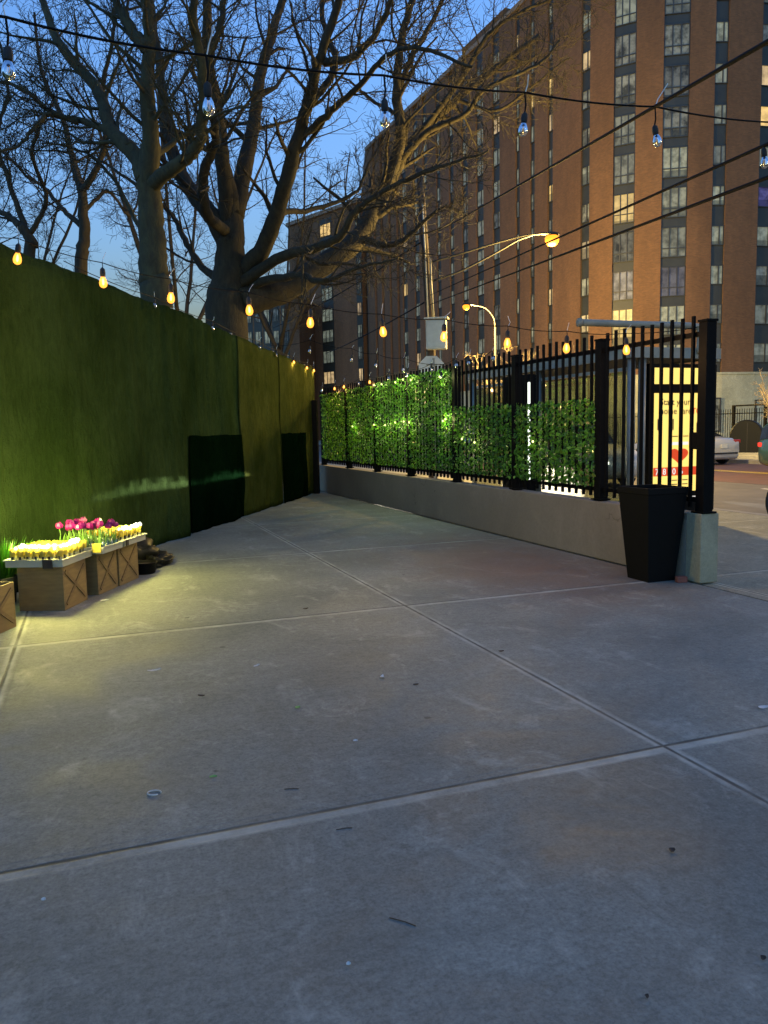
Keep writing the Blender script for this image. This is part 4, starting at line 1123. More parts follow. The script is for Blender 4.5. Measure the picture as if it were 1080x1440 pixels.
ht.add([(8.05 + x, 9.349, 1.03 + z) for x, z in pts], [tuple(range(28))])
ht.build('heart_emblem', M['ad_red'], adb)
def text(body, x, z, size, mat, y=9.3465, bold=0.0, parent=adb, name='lettering', rz=0.0):
    cu = bpy.data.curves.new('lettering', 'FONT'); cu.body = body; cu.size = size; cu.extrude = 0.0005; cu.offset = bold
    cu.align_x = 'LEFT'
    ob_ = bpy.data.objects.new('lettering', cu); COL.objects.link(ob_)
    dg = bpy.context.evaluated_depsgraph_get()
    me = bpy.data.meshes.new_from_object(ob_.evaluated_get(dg))
    bpy.data.objects.remove(ob_)
    me.materials.clear(); me.materials.append(mat)
    o = bpy.data.objects.new(name, me); COL.objects.link(o); o.parent = parent
    o.location = (x, y, z); o.rotation_euler = (math.radians(90), 0, rz)
    return o
text('Start your', 7.70, 1.76, 0.13, M['ad_ink'], bold=0.001)
text('home care', 7.70, 1.63, 0.13, M['ad_ink'], bold=0.001)
text('TODAY', 8.27, 1.63, 0.12, M['ad_red'], bold=0.002)
text('7  8 - 0  6', 7.63, 0.755, 0.125, M['ad_pale'], y=9.3475, bold=0.002)
for x, z, h in ((7.66, 1.40, 0.16), (7.93, 1.40, 0.16)):
    lit_panel(x, x + 0.018, z, z + h, M['ad_ink'], 'small_print', 9.3515, 0.003)
for x in (7.93, 8.12, 8.4):
    for z in (1.30, 0.66, 0.60): lit_panel(x, x + 0.1, z, z + 0.014, M['ad_ink'], 'small_print', 9.3515, 0.003)
lit_panel(8.36, 8.40, 1.36, 1.50, M['ad_ink'], 'small_print', 9.3515, 0.003)
k = thing('kiosk', 'slim dark kiosk with a bright white lit edge behind the hedge', 'kiosk', W(6.35, 10.62, -0.01), TH)
MB().box((0, 0.4, 1.15), (0.16, 0.8, 2.3)).build('case', M['black_metal'], k, bevel=0.02)
MB().box((-0.035, -0.008, 1.42), (0.075, 0.012, 1.5)).build('lit_panel', M['screen_white'], k)
sg = thing('parking_sign', 'pair of small white parking signs on a thin post beyond the fence', 'road sign', W(10.0, 23.4, -0.01), TH)
MB().tube([(0, 0, 0), (0, 0, 2.9)], 0.028, 8).build('post', M['galv'], sg, smooth=True)
MB().box((-0.20, -0.035, 2.55), (0.30, 0.01, 0.44)).build('plate', M['white_paint'], sg)
MB().box((0.18, -0.035, 2.5), (0.30, 0.01, 0.44)).build('plate', M['white_paint'], sg)

# ------------------------------------------------------------------ far railing and cover
fr = thing('iron_railing', 'black iron railing in front of the brick block across the street', 'railing', (0, 0, 0), TH)
for z in (0.25, 1.95): MB().box((33.3, 34.0, z), (0.05, 26.0, 0.05)).build('rail', M['black_metal'], fr)
mb = MB()
a = 21.0
while a < 47.0:
    mb.box((33.25, a, 1.1), (0.025, 0.025, 2.2)); a += 0.17
o = mb.build('bars', M['black_metal'], fr); o['kind'] = 'stuff'
for a in (32.2, 34.4, 21, 24.5, 28, 38, 42, 46): MB().box((33.3, a, 1.2), (0.14, 0.14, 2.4)).build('post', M['black_metal'], fr)
MB().box((33.3, 33.3, 2.37), (0.12, 2.3, 0.08)).build('gate_header', M['black_metal'], fr)
cv = thing('black_cover', 'round-topped black cover standing before the far railing', 'cover', W(30.5, 30.6, -0.01), math.radians(-30))
mb = MB(); prof = [(-0.72, 0), (-0.745, 0.4)] + [(-0.75 * math.cos(math.pi * i / 16), 0.8 + 0.8 * math.sin(math.pi * i / 16)) for i in range(17)] + [(0.745, 0.4), (0.72, 0)]
vs = [(x, y, z) for y in (-0.5, -0.45, 0.45, 0.5) for x, z in [(q[0] * (0.94 if abs(y) > .46 else 1), q[1] * (0.97 if abs(y) > .46 else 1)) for q in prof]]
n = len(prof); fs = [tuple(range(n - 1, -1, -1)), tuple(range(3 * n, 4 * n))]
for j in range(3):
    for i in range(n - 1): fs.append((j * n + i, j * n + i + 1, (j + 1) * n + i + 1, (j + 1) * n + i))
mb.add(vs, fs); mb.build('shell', M['bag'], cv, smooth=False)
MB().box((0.05, -0.515, 0.75), (0.03, 0.02, 1.4)).build('seam', M['rubber'], cv)

# ------------------------------------------------------------------ vehicles
M['car_glass'] = simple('car_glass', (0.012, 0.014, 0.016), None, 3, 0.06)
def car_paint(name, c):
    m = simple(name, c, tuple(q * 0.95 for q in c), 2, 0.28); m.node_tree.nodes['Principled BSDF'].inputs['Coat Weight'].default_value = 0.6
    return m
M['paint_white'] = car_paint('white_car_paint', (0.36, 0.35, 0.31))
M['paint_teal'] = car_paint('teal_car_paint', (0.022, 0.055, 0.06))
def vehicle(name, label, cat, n_, a_, rz, paint, kind, lights, length=4.7, width=1.80, group=None, beam=0):
    """local +y is forward"""
    t = thing(name, label, cat, W(n_, a_, -0.145), rz, group)
    Lh = length / 2; w = width / 2
    if kind == 'sedan':
        st = [(-1.0, .32, .80, .82, .80, .60), (-.985, .24, .92, .95, .88, .66), (-.93, .20, .95, 1.02, .93, .70), (-.72, .19, .95, 1.07, .97, .72), (-.40, .19, .93, 1.36, 1.0, .68), (-.15, .19, .91, 1.44, 1.0, .67),
              (.12, .19, .90, 1.42, 1.0, .67), (.42, .19, .89, 1.02, 1.0, .76), (.55, .19, .87, .97, .99, .78), (.80, .20, .80, .89, .95, .74), (.95, .24, .70, .78, .88, .66), (1.0, .32, .60, .62, .78, .6)]
        cab = (3, 7)
    else:
        st = [(-1.0, .35, .9, 1.0, .86, .74), (-.98, .28, 1.0, 1.5, .92, .74), (-.86, .22, 1.02, 1.68, .97, .75), (-.5, .2, 1.0, 1.74, 1.0, .76), (-.1, .2, 1.0, 1.74, 1.0, .76), (.22, .2, .99, 1.64, 1.0, .75), (.50, .2, .98, 1.10, 1.0, .8),
              (.66, .2, .96, 1.05, .99, .8), (.88, .22, .88, .96, .95, .78), (.97, .28, .72, .80, .88, .7), (1.0, .36, .6, .64, .82, .66)]
        cab = (1, 6)
    rings = []
    for (y, zl, zb, zt, wb, wt) in st:
        h = [(0, zl), (w * wb * .86, zl), (w * wb * .97, zl + .10), (w * wb, (zl + zb) / 2), (w * wb * .975, zb - .02), (w * wb * .94, zb), (w * wt, zt - .05), (w * wt * .88, zt), (0, zt + .015)]
        ring = [(x, y * Lh, z) for x, z in h] + [(-x, y * Lh, z) for x, z in h[-2:0:-1]]
        rings.append(ring)
    m = len(rings[0]); body = MB()
    vs = [p for r in rings for p in r]; fs = []
    for i in range(len(rings) - 1):
        for k_ in range(m): fs.append((i * m + k_, (i + 1) * m + k_, (i + 1) * m + (k_ + 1) % m, i * m + (k_ + 1) % m))
    fs.append(tuple(range(m))); fs.append(tuple((len(rings) - 1) * m + q for q in range(m - 1, -1, -1)))
    body.add(vs, fs); bo = body.build('body', paint, t, smooth=True)
    # glazing set just proud of the cabin
    def g(i, k_, e=0.012):
        p = Vector(rings[i][k_]); c = Vector((0, p.y, p.z - 0.1)); return p + (p - c).normalized() * e
    for sgn in (0, 1):
        gm = MB()
        for i in range(cab[0], cab[1]):
            k0, k1 = (5, 6) if sgn == 0 else (m - 5, m - 6)
            a0, a1, b0_, b1 = g(i, k0), g(i, k1), g(i + 1, k0), g(i + 1, k1)
            lo = lambda p, q: p.lerp(q, 0.10); hi = lambda p, q: p.lerp(q, 0.88)
            gm.quad(lo(a0, a1), lo(b0_, b1), hi(b0_, b1), hi(a0, a1))
        gm.build('side_window', M['car_glass'], t)
    for i, nm in ((cab[0], 'rear_window'), (cab[1] - 1, 'windscreen')):
        gm = MB(); off = Vector((0, -0.01 if nm == 'rear_window' else 0.012, 0.014))
        ids = (6, 7, 8, 9, 10)
        A_ = [Vector(rings[i][q]) + off for q in ids]; B_ = [Vector(rings[i + 1][q]) + off for q in ids]
        for q in range(4): gm.quad(A_[q].lerp(B_[q], .06), B_[q].lerp(A_[q], .06), B_[q + 1].lerp(A_[q + 1], .06), A_[q + 1].lerp(B_[q + 1], .06))
        gm.build(nm, M['car_glass'], t, smooth=True)
    for y in (-.60 * Lh, .62 * Lh):
        for sx in (-1, 1):
            wh = bpy.data.objects.new('wheel', None); COL.objects.link(wh); wh.parent = t; wh.location = (sx * (w - .08), y, .33)
            MB().lathe([(.20, -.10), (.31, -.11), (.33, -.08), (.33, .08), (.31, .11), (.20, .10)], (0, 0, 0), 28, 'X').build('tyre', M['rubber'], wh, smooth=True)
            rimm = MB().lathe([(.20, -.095), (.18, -.07), (.03, -.085), (.03, .085), (.18, .07), (.20, .095)], (0, 0, 0), 20, 'X'); rimm.build('rim', M['steel'], wh, smooth=True)
    fy, ry = Lh * .985, -Lh * .985
    for sx in (-1, 1):
        h = MB().lathe([(.02, -.02), (.09, -.015), (.10, .01), (.06, .035), (.001, .045)], (0, 0, 0), 16, 'Y'); h.v = [(x * 1.3, y, z * .7) for x, y, z in h.v]
        o = h.build('headlight', M['headlight'] if lights == 'head' else M['steel'], t, smooth=True); o.location = (sx * w * .66, Lh * .985, .64)
        if lights == 'head': 
            o['label'] = 'glowing white headlight'
            if beam:
                l = bpy.data.lights.new('beam', 'SPOT'); l.energy = beam * G; l.color = (1, .95, .82); l.shadow_soft_size = .05; l.spot_size = math.radians(11.5); l.spot_blend = .2
                lo_ = bpy.data.objects.new('beam', l); COL.objects.link(lo_); lo_.parent = o; lo_.location = (0, .14, 0); lo_.rotation_euler = (math.radians(86.3), 0, 0)
        tl = MB().box((sx * w * .74, -Lh * .955, .90), (w * .40, .16, .13)).build('taillight', M['taillight'] if lights == 'tail' else M['taillight_off'], t, bevel=.02)
    MB().box((0, -Lh - .012, .72), (.32, .02, .16)).build('number_plate', M['white_paint'], t, bevel=.004)
    MB().box((0, -Lh - .006, .45), (w * 1.5, .03, .06)).build('bumper_trim', M['rubber'], t)
    MB().box((0, Lh * .985, .48), (w * 1.1, .05, .16)).build('grille', M['rubber'], t)
    for sx in (-1, 1): MB().box((sx * (w + .08), Lh * .24, .98), (.16, .10, .11)).build('mirror', paint, t, bevel=.02)
    return t
vehicle('parked_car', 'white sedan parked at the far kerb, rear towards the patio', 'car', 22.75, 26.3, TH, M['paint_white'], 'sedan', 'off')
vehicle('moving_car', 'dark teal car cut by the right edge with its red tail light on', 'car', 21.0, 17.55, TH + math.pi, M['paint_teal'], 'suv', 'tail', 4.5)
vehicle('moving_van', 'white van with glowing headlights behind the pickets left of the yellow poster', 'van', 12.85, 19.2, TH + math.pi, M['paint_white'], 'suv', 'head', 4.5, 1.62, None, 1500)
_d = W(0.3, 11.0) - W(12.2, 19.4)
vehicle('moving_car', 'added dark car hidden behind the half-height hedge, headlights casting the pale band on the screen', 'car', 13.6, 20.6, math.atan2(_d.y, _d.x) - math.pi / 2, M['paint_teal'], 'sedan', 'head', 4.5, 1.75, None, 60000)  # car put in for its beams, which draw the band on the screen
vehicle('parked_car', 'dark car hidden behind the half-height hedge, further up the street', 'car', 22.75, 45, TH, M['paint_teal'], 'sedan', 'tail')

bk = thing('bicycle', 'bicycle at the right edge with only its front tyre showing', 'bicycle', W(9.50, 8.74, -0.01), TH + math.radians(-8))
for x in (0, 1.05):
    wh = bpy.data.objects.new('wheel', None); COL.objects.link(wh); wh.parent = bk; wh.location = (x, 0, .345)
    ring = [(.335 * math.cos(2 * math.pi * i / 36), 0, .335 * math.sin(2 * math.pi * i / 36)) for i in range(37)]
    MB().tube(ring, 0.026, 8, False).build('tyre', M['rubber'], wh, smooth=True)
    ring = [(.300 * math.cos(2 * math.pi * i / 36), 0, .300 * math.sin(2 * math.pi * i / 36)) for i in range(37)]
    MB().tube(ring, 0.013, 6, False).build('rim', M['white_paint'], wh, smooth=True)
    sp = MB()
    for i in range(16): sp.tube([(0, .02 * (-1) ** i, 0), (.3 * math.cos(i * .3927), 0, .3 * math.sin(i * .3927))], 0.0014, 3)
    sp.build('spokes', M['steel'], wh)
fm = MB()
for a_, b_ in (((0, 0, .345), (.12, 0, .78)), ((.12, 0, .74), (.52, 0, .28)), ((.14, 0, .82), (.68, 0, .80)), ((.52, 0, .28), (.70, 0, .86)), ((.52, 0, .28), (1.05, 0, .345)), ((.68, 0, .78), (1.05, 0, .345)), ((.12, 0, .78), (.10, 0, .98))):
    fm.tube([a_, b_], .017, 8)
fm.build('frame', M['black_metal'], bk, smooth=True)
MB().tube([(.16, -.28, 1.0), (.08, -.2, 1.0), (.08, .2, 1.0), (.16, .28, 1.0)], .013, 8).build('handlebar', M['steel'], bk, smooth=True)
MB().box((.72, 0, .90), (.26, .14, .05)).build('saddle', M['rubber'], bk, bevel=.02)

# ------------------------------------------------------------------ planter and the brick
pl = thing('planter', 'tall tapered black planter standing against the end of the low wall', 'planter', W(5.03, 6.2, 0.0), TH)
h = .90; wt, wb = .23, .155
mb = MB()
def sq(w_, z): return [(-w_, -w_, z), (w_, -w_, z), (w_, w_, z), (-w_, w_, z)]
prof = [(wb, 0.0), (wt * .97, h - .06), (wt, h - .06), (wt, h), (wt - .025, h), (wt - .03, h - .10)]
vs = [p for w_, z in prof for p in sq(w_, z)]
fs = [(3, 2, 1, 0)]
for j in range(len(prof) - 1):
    for i in range(4): fs.append((j * 4 + i, j * 4 + (i + 1) % 4, (j + 1) * 4 + (i + 1) % 4, (j + 1) * 4 + i))
mb.add(vs, fs); mb.build('pot', M['planter'], pl, bevel=.006)
MB().add and None
sm = MB(); w_ = wt - .035; N_ = 9
sm.add([(-w_ + 2 * w_ * i / N_, -w_ + 2 * w_ * j / N_, h - .095 + .02 * hash1(i * 11 + j)) for i in range(N_ + 1) for j in range(N_ + 1)], [(i * (N_ + 1) + j, (i + 1) * (N_ + 1) + j, (i + 1) * (N_ + 1) + j + 1, i * (N_ + 1) + j + 1) for i in range(N_) for j in range(N_)])
sm.build('soil', M['soil'], pl, smooth=True)
br = MB().box((0, 0, .03), (.10, .06, .058)).build('brick', M['redbrick'], None, bevel=.006, loc=W(5.16, 5.93, 0)); br.rotation_euler = (0, 0, math.radians(8))
tag(br, 'small red brick lying at the foot of the black planter', 'brick')

# ------------------------------------------------------------------ flower stand: boxes, trays, pots, tulips
def crate(label, corner, wx, wy, h, ang):
    """corner = front left bottom corner; x runs along the front, y back"""
    t = thing('wooden_box', label, 'wooden box', corner, ang, 'brown wooden display boxes')
    b = MB()
    e = 0.018
    for c, s in (((wx / 2, e / 2, h / 2), (wx, e, h)), ((wx / 2, wy - e / 2, h / 2), (wx, e, h)), ((e / 2, wy / 2, h / 2), (e, wy - 2 * e, h)), ((wx - e / 2, wy / 2, h / 2), (e, wy - 2 * e, h)), ((wx / 2, wy / 2, .03), (wx - 2 * e, wy - 2 * e, .02))):
        b.box(c, s)
    b.build('panel', M['brown'], t, bevel=.003)
    tr = MB()
    def bar(p, q, side):
        p, q = Vector(p), Vector(q); d = q - p; Ld = d.length; ang_ = math.atan2(d.z, d.y if side == 'x' else d.x)
        nrm = Vector((1, 0, 0)) if side == 'x' else Vector((0, -1, 0))
        wv = d.normalized().cross(nrm) * .016
        o = nrm * .008
        tr.add([p - wv, q - wv, q + wv, p + wv, p - wv + o, q - wv + o, q + wv + o, p + wv + o], [(3, 2, 1, 0), (4, 5, 6, 7), (0, 1, 5, 4), (1, 2, 6, 5), (2, 3, 7, 6), (3, 0, 4, 7)])
    for side, ln, f in (('x', wy, lambda u, z: (wx, u, z)), ('y', wx, lambda u, z: (u, 0, z))):
        if side == 'x':
            bar(f(.04, .05), f(ln - .04, h - .05), side); tr2 = tr
            bar(f(.04, h - .05), f(ln - .04, .05), side)
    tr.build('cross_brace', M['brown_trim'], t)
    top = MB()
    top.box((wx / 2, wy / 2, h - .06), (wx - .04, wy - .04, .012)); top.build('lid', M['brown'], t)
    return t
AB = math.radians(2)
crate('brown wooden box with a cross-braced side, second from the left edge, under the nearest tray', Vector((-3.155, 6.68, 0)), .40, .46, .385, math.radians(-3))
crate('brown wooden box under the magenta tulips, in the middle of the row', Vector((-3.05, 7.34, 0)), .36, .40, .40, math.radians(-7))
crate('brown wooden box farthest back in the row, beside the black plastic heap', Vector((-2.99, 7.76, 0)), .36, .44, .40, math.radians(-7))
crate('brown wooden box cut by the left edge, nearest in the row', Vector((-3.43, 5.72, 0)), .46, .46, .36, math.radians(-5))

def tray(label, corner, wx, wy, ang):
    t = thing('plant_tray', label, 'tray', corner, ang, 'white plastic plant trays')
    b = MB(); e = .012; h = .06
    for c, s in (((wx / 2, e / 2, h / 2), (wx, e, h)), ((wx / 2, wy - e / 2, h / 2), (wx, e, h)), ((e / 2, wy / 2, h / 2), (e, wy - 2 * e, h)), ((wx - e / 2, wy / 2, h / 2), (e, wy - 2 * e, h)), ((wx / 2, wy / 2, .006), (wx - 2 * e, wy - 2 * e, .01))):
        b.box(c, s)
    b.build('tub', M['tray'], t, bevel=.003)
    rim = MB()
    for c, s in (((wx / 2, -.006, h), (wx + .03, .014, .012)), ((wx / 2, wy + .006, h), (wx + .03, .014, .012)), ((-.006, wy / 2, h), (.014, wy, .012)), ((wx + .006, wy / 2, h), (.014, wy, .012))): rim.box(c, s)
    rim.build('rim', M['tray'], t)
    return t
def to_world(o, p):
    m = Matrix.Rotation(o.rotation_euler.z, 3, 'Z'); return o.location + m @ Vector(p)
t1 = tray('white plant tray on the second box from the left edge, full of yellow pots', Vector((-3.235, 6.645, .386)), .50, .60, math.radians(-3))
t2 = tray('white plant tray holding the magenta tulips', Vector((-3.07, 7.27, .401)), .47, .42, math.radians(-7))
t3 = tray('white plant tray farthest back, half full of yellow pots', Vector((-2.99, 7.73, .401)), .44, .50, math.radians(-7))
MB().box((.38, -.024, .03), (.085, .008, .075)).build('black_tag', M['ink'], t1)
MB().box((.462, .02, .035), (.008, .05, .06)).build('black_tag', M['ink'], t3)
MB().box((.42, -.016, .06), (.085, .008, .085)).build('yellow_tag', M['pot_label'], t2)

pot0 = None
def make_pot():
    t = thing('plant_pot', 'small white pot in a yellow printed wrap standing on the plant tray', 'plant pot', (0, 0, 0))
    MB().lathe([(.018, 0), (.021, .03), (.023, .045)], (0, 0, 0), 14).build('cup', M['pot_white'], t, smooth=True)
    MB().lathe([(.0245, .036), (.029, .105), (.0275, .105), (.0225, .04)], (0, 0, 0), 14).build('wrap', M['pot_label'], t, smooth=True)
    MB().box((0.004, -.0235, .026), (.018, .006, .032)).build('print', M['ink'], t)
    MB().lathe([(.001, .088), (.026, .088)], (0, 0, 0), 12).build('soil', M['soil'], t)
    lf = MB(); r = random.Random(2)
    for i in range(14):
        an = r.uniform(0, 6.28); l = r.uniform(.018, .04); c = Vector((math.cos(an) * .008, math.sin(an) * .008, .088)); d = Vector((math.cos(an) * .5, math.sin(an) * .5, .8)) * l; w = Vector((-math.sin(an), math.cos(an), 0)) * .005
        lf.add([c - w, c + w, c + d * .6 + w * 1.4, c + d, c + d * .6 - w * 1.4], [(0, 1, 2, 3, 4)])
    lf.build('sprout', M['stem'], t)
    return t
pot_proto = make_pot(); used = False
rr = random.Random(5)
def put_pots(tr, nx, ny, x0, y0, dx, dy, where):
    global used
    for j in range(ny):
        for i in range(nx):
            o = pot_proto if not used else copy_tree(pot_proto)
            used = True
            o.location = to_world(tr, (x0 + dx * i + rr.uniform(-.004, .004), y0 + dy * j + rr.uniform(-.004, .004), .048))
            o.rotation_euler = (rr.uniform(-.05, .05), rr.uniform(-.05, .05), rr.uniform(-.4, .4) + tr.rotation_euler.z)
            row = ('front row' if j == 0 else 'back row' if j == ny - 1 else 'middle rows') 
            o['label'] = 'small white pot in a yellow printed wrap, %s of %s' % (row, where)
            o['group'] = 'yellow wrapped pots, %s of %s' % (row, where)
put_pots(t1, 7, 6, .045, .045, .068, .10, 'the nearest tray')
put_pots(t3, 6, 5, .045, .05, .068, .10, 'the farthest tray')
def led(label, tr, pts):
    t = thing('light_string', label, 'light string', to_world(tr, pts[0]), 0, 'white light strips on the trays')
    P = [to_world(tr, p) - t.location for p in smooth_path(pts, 6)]
    MB().tube(P, .003, 5).build('wire', M['zip'], t, smooth=True)
    d = 0.0; nb = 0
    for a_, b_ in zip(P[:-1], P[1:]):
        sl = (b_ - a_).length
        while d < sl and nb < 95:
            q = a_.lerp(b_, d / sl); d += .014; nb += 1
            MB().lathe([(.001, -.013), (.009, -.008), (.011, 0), (.008, .010), (.001, .015)], tuple(q + Vector((rr.uniform(-.02, .02), rr.uniform(-.045, .045), rr.uniform(-.02, .006)))), 8).build('bulb', M['led'], t, smooth=True)
        d -= sl
    return t, P
s1, P1 = led('dazzling string of tiny white lights lying over the pots of the nearest tray', t1, [(.06, .10, .172), (.22, .12, .168), (.36, .10, .170), (.45, .16, .172), (.44, .40, .176), (.42, .52, .182)])
s2, P2 = led('dazzling string of tiny white lights lying over the pots of the farthest tray', t3, [(.36, .10, .168), (.41, .22, .172), (.40, .44, .182)])
LEDC = (1.0, 0.86, 0.22)
for s_, P in ((s1, P1), (s2, P2)):
    for f in ((0.08, 0.3, 0.55) if s_ is s1 else (0.6, 0.95)):
        p = P[int(f * (len(P) - 1))]
        lamp('strip_and_fill_light', p + Vector((0, 0, .18)), 36, LEDC, 0.05, s_)
lamp('strip_and_fill_light', P1[0] + Vector((-.12, .1, -.02)), 5, (0.8, 1.0, 0.25), 0.04, s1)  # extra green lamp beside the string, added for the glow at the left
# tulips
def make_tulip():
    t = thing('tulip', 'magenta tulip', 'tulip')
    MB().tube([(0, 0, 0), (.004, 0, .07), (-.002, .003, .15), (0, 0, .205)], .0034, 6).build('stem', M['stem'], t, smooth=True)
    lf = MB()
    for an in (0.3, 2.6):
        d = Vector((math.cos(an), math.sin(an), 0)); w = Vector((-d.y, d.x, 0))
        pts = [(d * .004, .004), (d * .018 + Vector((0, 0, .05)), .010), (d * .032 + Vector((0, 0, .10)), .008), (d * .046 + Vector((0, 0, .14)), .001)]
        for (p, a_), (q, b_) in zip(pts[:-1], pts[1:]): lf.quad(p - w * a_, p + w * a_, q + w * b_, q - w * b_)
    lf.build('leaf', M['stem'], t)
    bl = MB()
    for k in range(6):
        an = k * math.pi / 3; rr_ = 1.0 if k % 2 else .88
        prof = [(.004, .200, .006), (.020 * rr_, .210, .014), (.025 * rr_, .228, .017), (.021 * rr_, .248, .012), (.016 * rr_, .262, .001)]
        d = Vector((math.cos(an), math.sin(an), 0)); w = Vector((-d.y, d.x, 0))
        for (r0_, z0_, w0_), (r1_, z1_, w1_) in zip(prof[:-1], prof[1:]):
            bl.quad(d * r0_ + Vector((0, 0, z0_)) - w * w0_, d * r0_ + Vector((0, 0, z0_)) + w * w0_, d * r1_ + Vector((0, 0, z1_)) + w * w1_, d * r1_ + Vector((0, 0, z1_)) - w * w1_)
    bl.build('bloom', M['magenta'], t, smooth=True)
    return t
def make_bottle():
    t = thing('glass_bottle', 'clear glass bottle vase holding a tulip in the middle tray', 'bottle vase', (0, 0, 0), 0, 'bottle vases in the tulip tray')
    MB().lathe([(.024, 0), (.026, .01), (.026, .06), (.014, .085), (.012, .115), (.014, .118)], (0, 0, 0), 14).build('glass', M['bottle'], t, smooth=True)
    MB().lathe([(.023, .004), (.024, .05)], (0, 0, 0), 12).build('water', M['bottle'], t, smooth=True)
    return t
tp, bo_ = make_tulip(), make_bottle()
first = True
for j in range(5):
    for i in range(6):
        o = tp if first else copy_tree(tp); v = bo_ if first else copy_tree(bo_)
        first = False
        p = to_world(t2, (.045 + .074 * i + rr.uniform(-.008, .008), .045 + .082 * j + rr.uniform(-.008, .008), .013))
        o.location = p + Vector((0, 0, .03)); sc_ = rr.uniform(.82, 1.12); o.scale = (1.25, 1.25, sc_ * .95)
        o.rotation_euler = (rr.uniform(-.16, .16), rr.uniform(-.16, .16), rr.uniform(0, 6))
        v.location = p; v.rotation_euler = (0, 0, rr.uniform(0, 6))
        o['label'] = 'magenta tulip standing in a bottle vase in the middle tray'; o['group'] = 'magenta tulips in the middle tray'
o = copy_tree(tp); o.location = to_world(t1, (.40, .58, .06)); o.scale = (1.2, 1.2, .95); o['label'] = 'single magenta tulip standing apart, left of the tulip bunch'; o['group'] = None
del o['group']
# bright grass at the left edge
gr = thing('potted_grass', 'tuft of bright green grass in a dark pot at the left edge, behind the boxes', 'potted grass', Vector((-3.44, 6.95, 0)))
MB().lathe([(.10, 0), (.12, .02), (.15, .26), (.14, .26), (.12, .22), (.001, .22)], (0, 0, 0), 18).build('pot', M['rubber'], gr, smooth=True)
gm = MB(); r = random.Random(9)
for i in range(420):
    an = r.uniform(0, 6.28); rad = r.uniform(0, .13); l = r.uniform(.18, .42); le = r.uniform(.05, .5)
    b_ = Vector((math.cos(an) * rad, math.sin(an) * rad, .22)); d = Vector((math.cos(an) * le, math.sin(an) * le, 1)).normalized(); w = Vector((-math.sin(an), math.cos(an), 0)) * .004
    c = b_ + d * l * .55; e = b_ + d * l + Vector((math.cos(an), math.sin(an), -.4)) * l * .25 * le
    gm.add([b_ - w, b_ + w, c + w, e, c - w], [(0, 1, 2, 3, 4)])
gm.build('blades', M['grass'], gr)
# black plastic heap and round pot
def heap(name, label, cat, loc, size, seed, mat):
    bm = bmesh.new(); bmesh.ops.create_icosphere(bm, subdivisions=4, radius=1.0)
    r = random.Random(seed); ph = [r.uniform(0, 6) for _ in range(6)]
    for v in bm.verts:
        c = v.co
        k = 1 + .18 * math.sin(c.x * 4 + ph[0]) * math.sin(c.y * 5 + ph[1]) + .12 * math.sin(c.z * 9 + c.x * 7 + ph[2]) + .06 * math.sin(c.y * 17 + c.z * 13 + ph[3]) + .05 * math.sin(c.x * 23 + ph[4])
        v.co = Vector((c.x * size[0] * k, c.y * size[1] * k, max(0, (c.z * .8 + .45)) * size[2] * k))
    me = bpy.data.meshes.new(name); bm.to_mesh(me); bm.free(); me.shade_smooth(); me.materials.append(mat)
    o = bpy.data.objects.new(name, me); COL.objects.link(o); o.location = loc
    return tag(o, label, cat)
heap('plastic_sheet', 'crumpled black plastic sheet heaped against the green screen', 'plastic sheet', (-2.90, 8.95, 0), (.26, .42, .20), 1, M['bag'])
heap('plastic_bag', 'flattened black plastic bag lying in front of the crumpled sheet', 'plastic bag', (-2.66, 8.95, 0), (.20, .28, .11), 2, M['bag'])
heap('plastic_bag', 'black plastic bag pushed behind the last wooden box', 'plastic bag', (-3.0, 8.55, 0), (.18, .22, .26), 6, M['bag'])
dp = thing('round_pot', 'shallow round black pot on the ground right of the boxes', 'pot', (-2.60, 8.42, 0))
MB().lathe([(.105, 0), (.115, .01), (.13, .11), (.14, .115), (.14, .125), (.125, .125), (.12, .09), (.001, .09)], (0, 0, 0), 26).build('bowl', M['planter'], dp, smooth=True)
MB().lathe([(.001, .098), (.121, .095)], (0, 0, 0), 20).build('soil', M['soil'], dp)

# ------------------------------------------------------------------ litter on the concrete
M['litter_white'] = simple('white_scrap', (.62, .62, .58), None, 20, .8)
M['litter_green'] = simple('green_scrap', (.20, .42, .10), None, 20, .7)
M['litter_dark'] = simple('dry_leaf', (.07, .045, .03), (.03, .02, .014), 20, .9)
def scrap(name, label, cat, px, py, l, w_, ang, mat, curl=.25):
    c = ground(px, py)
    mb = MB(); n = 6; d = Vector((math.cos(ang), math.sin(ang), 0)); sd = Vector((-d.y, d.x, 0))
    vs = []
    for i in range(n + 1):
        t = i / n; ww = w_ * math.sin(math.pi * (t * .86 + .07)) * .5; z = .004 + curl * l * (2 * t - 1) ** 2 * .5
        bend = sd * (.25 * l * math.sin(t * 3))
        vs += [d * (t - .5) * l + bend - sd * ww + Vector((0, 0, z)), d * (t - .5) * l + bend + sd * ww + Vector((0, 0, z + .004))]
    mb.add(vs, [(2 * i, 2 * i + 2, 2 * i + 3, 2 * i + 1) for i in range(n)])
    o = mb.build(name, mat, None, loc=c)
    sm = o.modifiers.new('thickness', 'SOLIDIFY'); sm.thickness = .0012
    return tag(o, label, cat)
scrap('paper_scrap', 'curled white paper scrap below the wooden boxes, left part of the patio', 'litter', 217, 945, .085, .014, .4, M['litter_white'])
scrap('paper_scrap', 'white paper scrap near the middle of the patio, right of the long joint', 'litter', 540, 953, .05, .022, 1.7, M['litter_white'])
scrap('paper_scrap', 'thin white scrap left of the middle, between the paper and the joint crossing', 'litter', 361, 938, .05, .010, .9, M['litter_white'])
scrap('paper_scrap', 'white flattened scrap at the right edge above the nearest joint', 'litter', 1074, 997, .06, .03, .2, M['litter_white'])
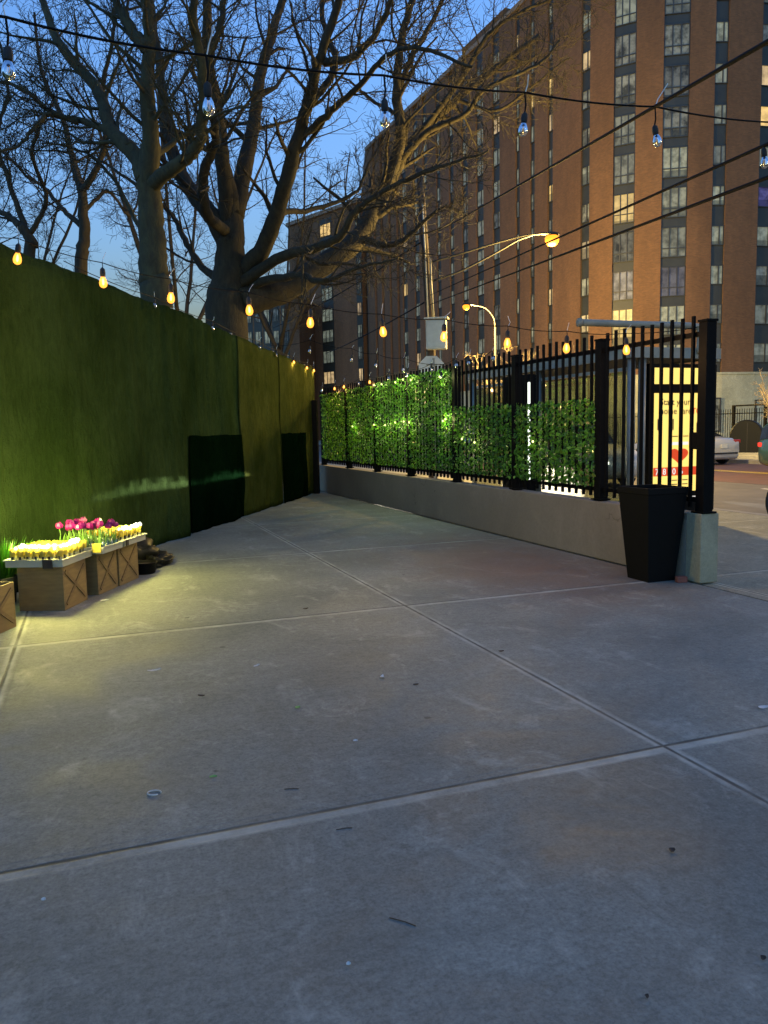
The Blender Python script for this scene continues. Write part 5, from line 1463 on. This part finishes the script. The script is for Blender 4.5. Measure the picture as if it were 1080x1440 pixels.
scrap('leaf_scrap', 'bright green leaf scrap in the middle of the patio', 'litter', 419, 996, .03, .022, .6, M['litter_green'], .1)
scrap('leaf_scrap', 'bright green leaf scrap just above the nearest joint', 'litter', 300, 1094, .032, .014, .2, M['litter_green'], .1)
scrap('paper_scrap', 'tiny white chip above the nearest joint, right of the middle', 'litter', 500, 1043, .022, .012, .1, M['litter_white'], .1)
scrap('paper_scrap', 'tiny white chip near the bottom left of the picture', 'litter', 61, 1267, .014, .012, .1, M['litter_white'], .1)
scrap('paper_scrap', 'tiny white chip near the bottom middle of the picture', 'litter', 490, 1358, .012, .010, .1, M['litter_white'], .1)
scrap('dry_leaf', 'dark dry leaf left of the middle of the patio', 'leaf', 283, 980, .04, .014, -.2, M['litter_dark'])
scrap('dry_leaf', 'dark dry leaf at the bottom right, below the joint crossing', 'leaf', 946, 1198, .024, .02, .5, M['litter_dark'])
scrap('dry_leaf', 'dark dry leaf at the bottom right edge', 'leaf', 1074, 1350, .016, .014, .3, M['litter_dark'])
scrap('dry_leaf', 'small dark leaf near the bottom right corner, left of the edge leaf', 'leaf', 911, 1404, .012, .010, .9, M['litter_dark'])
scrap('dry_leaf', 'small dark leaf just beyond the second joint', 'leaf', 430, 857, .045, .02, .4, M['litter_dark'])
scrap('dry_leaf', 'dark leaf beside the long joint, left of the planter', 'leaf', 705, 917, .035, .018, .1, M['litter_dark'])
scrap('dry_leaf', 'dark leaf on the mid patio left of the white paper', 'leaf', 585, 964, .03, .012, .1, M['litter_dark'])
scrap('paper_scrap', 'pale scrap on the ground in front of the middle wooden box', 'litter', 147, 845, .075, .03, .3, M['litter_white'], .1)
rg = [(.028 * math.cos(i * .26), .022 * math.sin(i * .26), .004) for i in range(22)]
tag(MB().tube(rg, .0028, 6).build('plastic_ring', M['litter_white'], None, smooth=True, loc=ground(217, 1116)), 'thin white open plastic ring above the nearest joint', 'litter')
for px, py, l, an, lab in ((566, 1297, .045, -.5, 'thin dark twig at the bottom middle of the picture'), (484, 1166, .03, .2, 'short dark twig just below the nearest joint'), (410, 1110, .03, .0, 'short dark twig just above the nearest joint')):
    d = Vector((math.cos(an), math.sin(an), 0)) * l
    tag(MB().tube([-d, d * .2 + Vector((0, .004, 0)), d], .0016, 5).build('twig', M['litter_dark'], None, loc=ground(px, py) + Vector((0, 0, .002))), lab, 'twig')
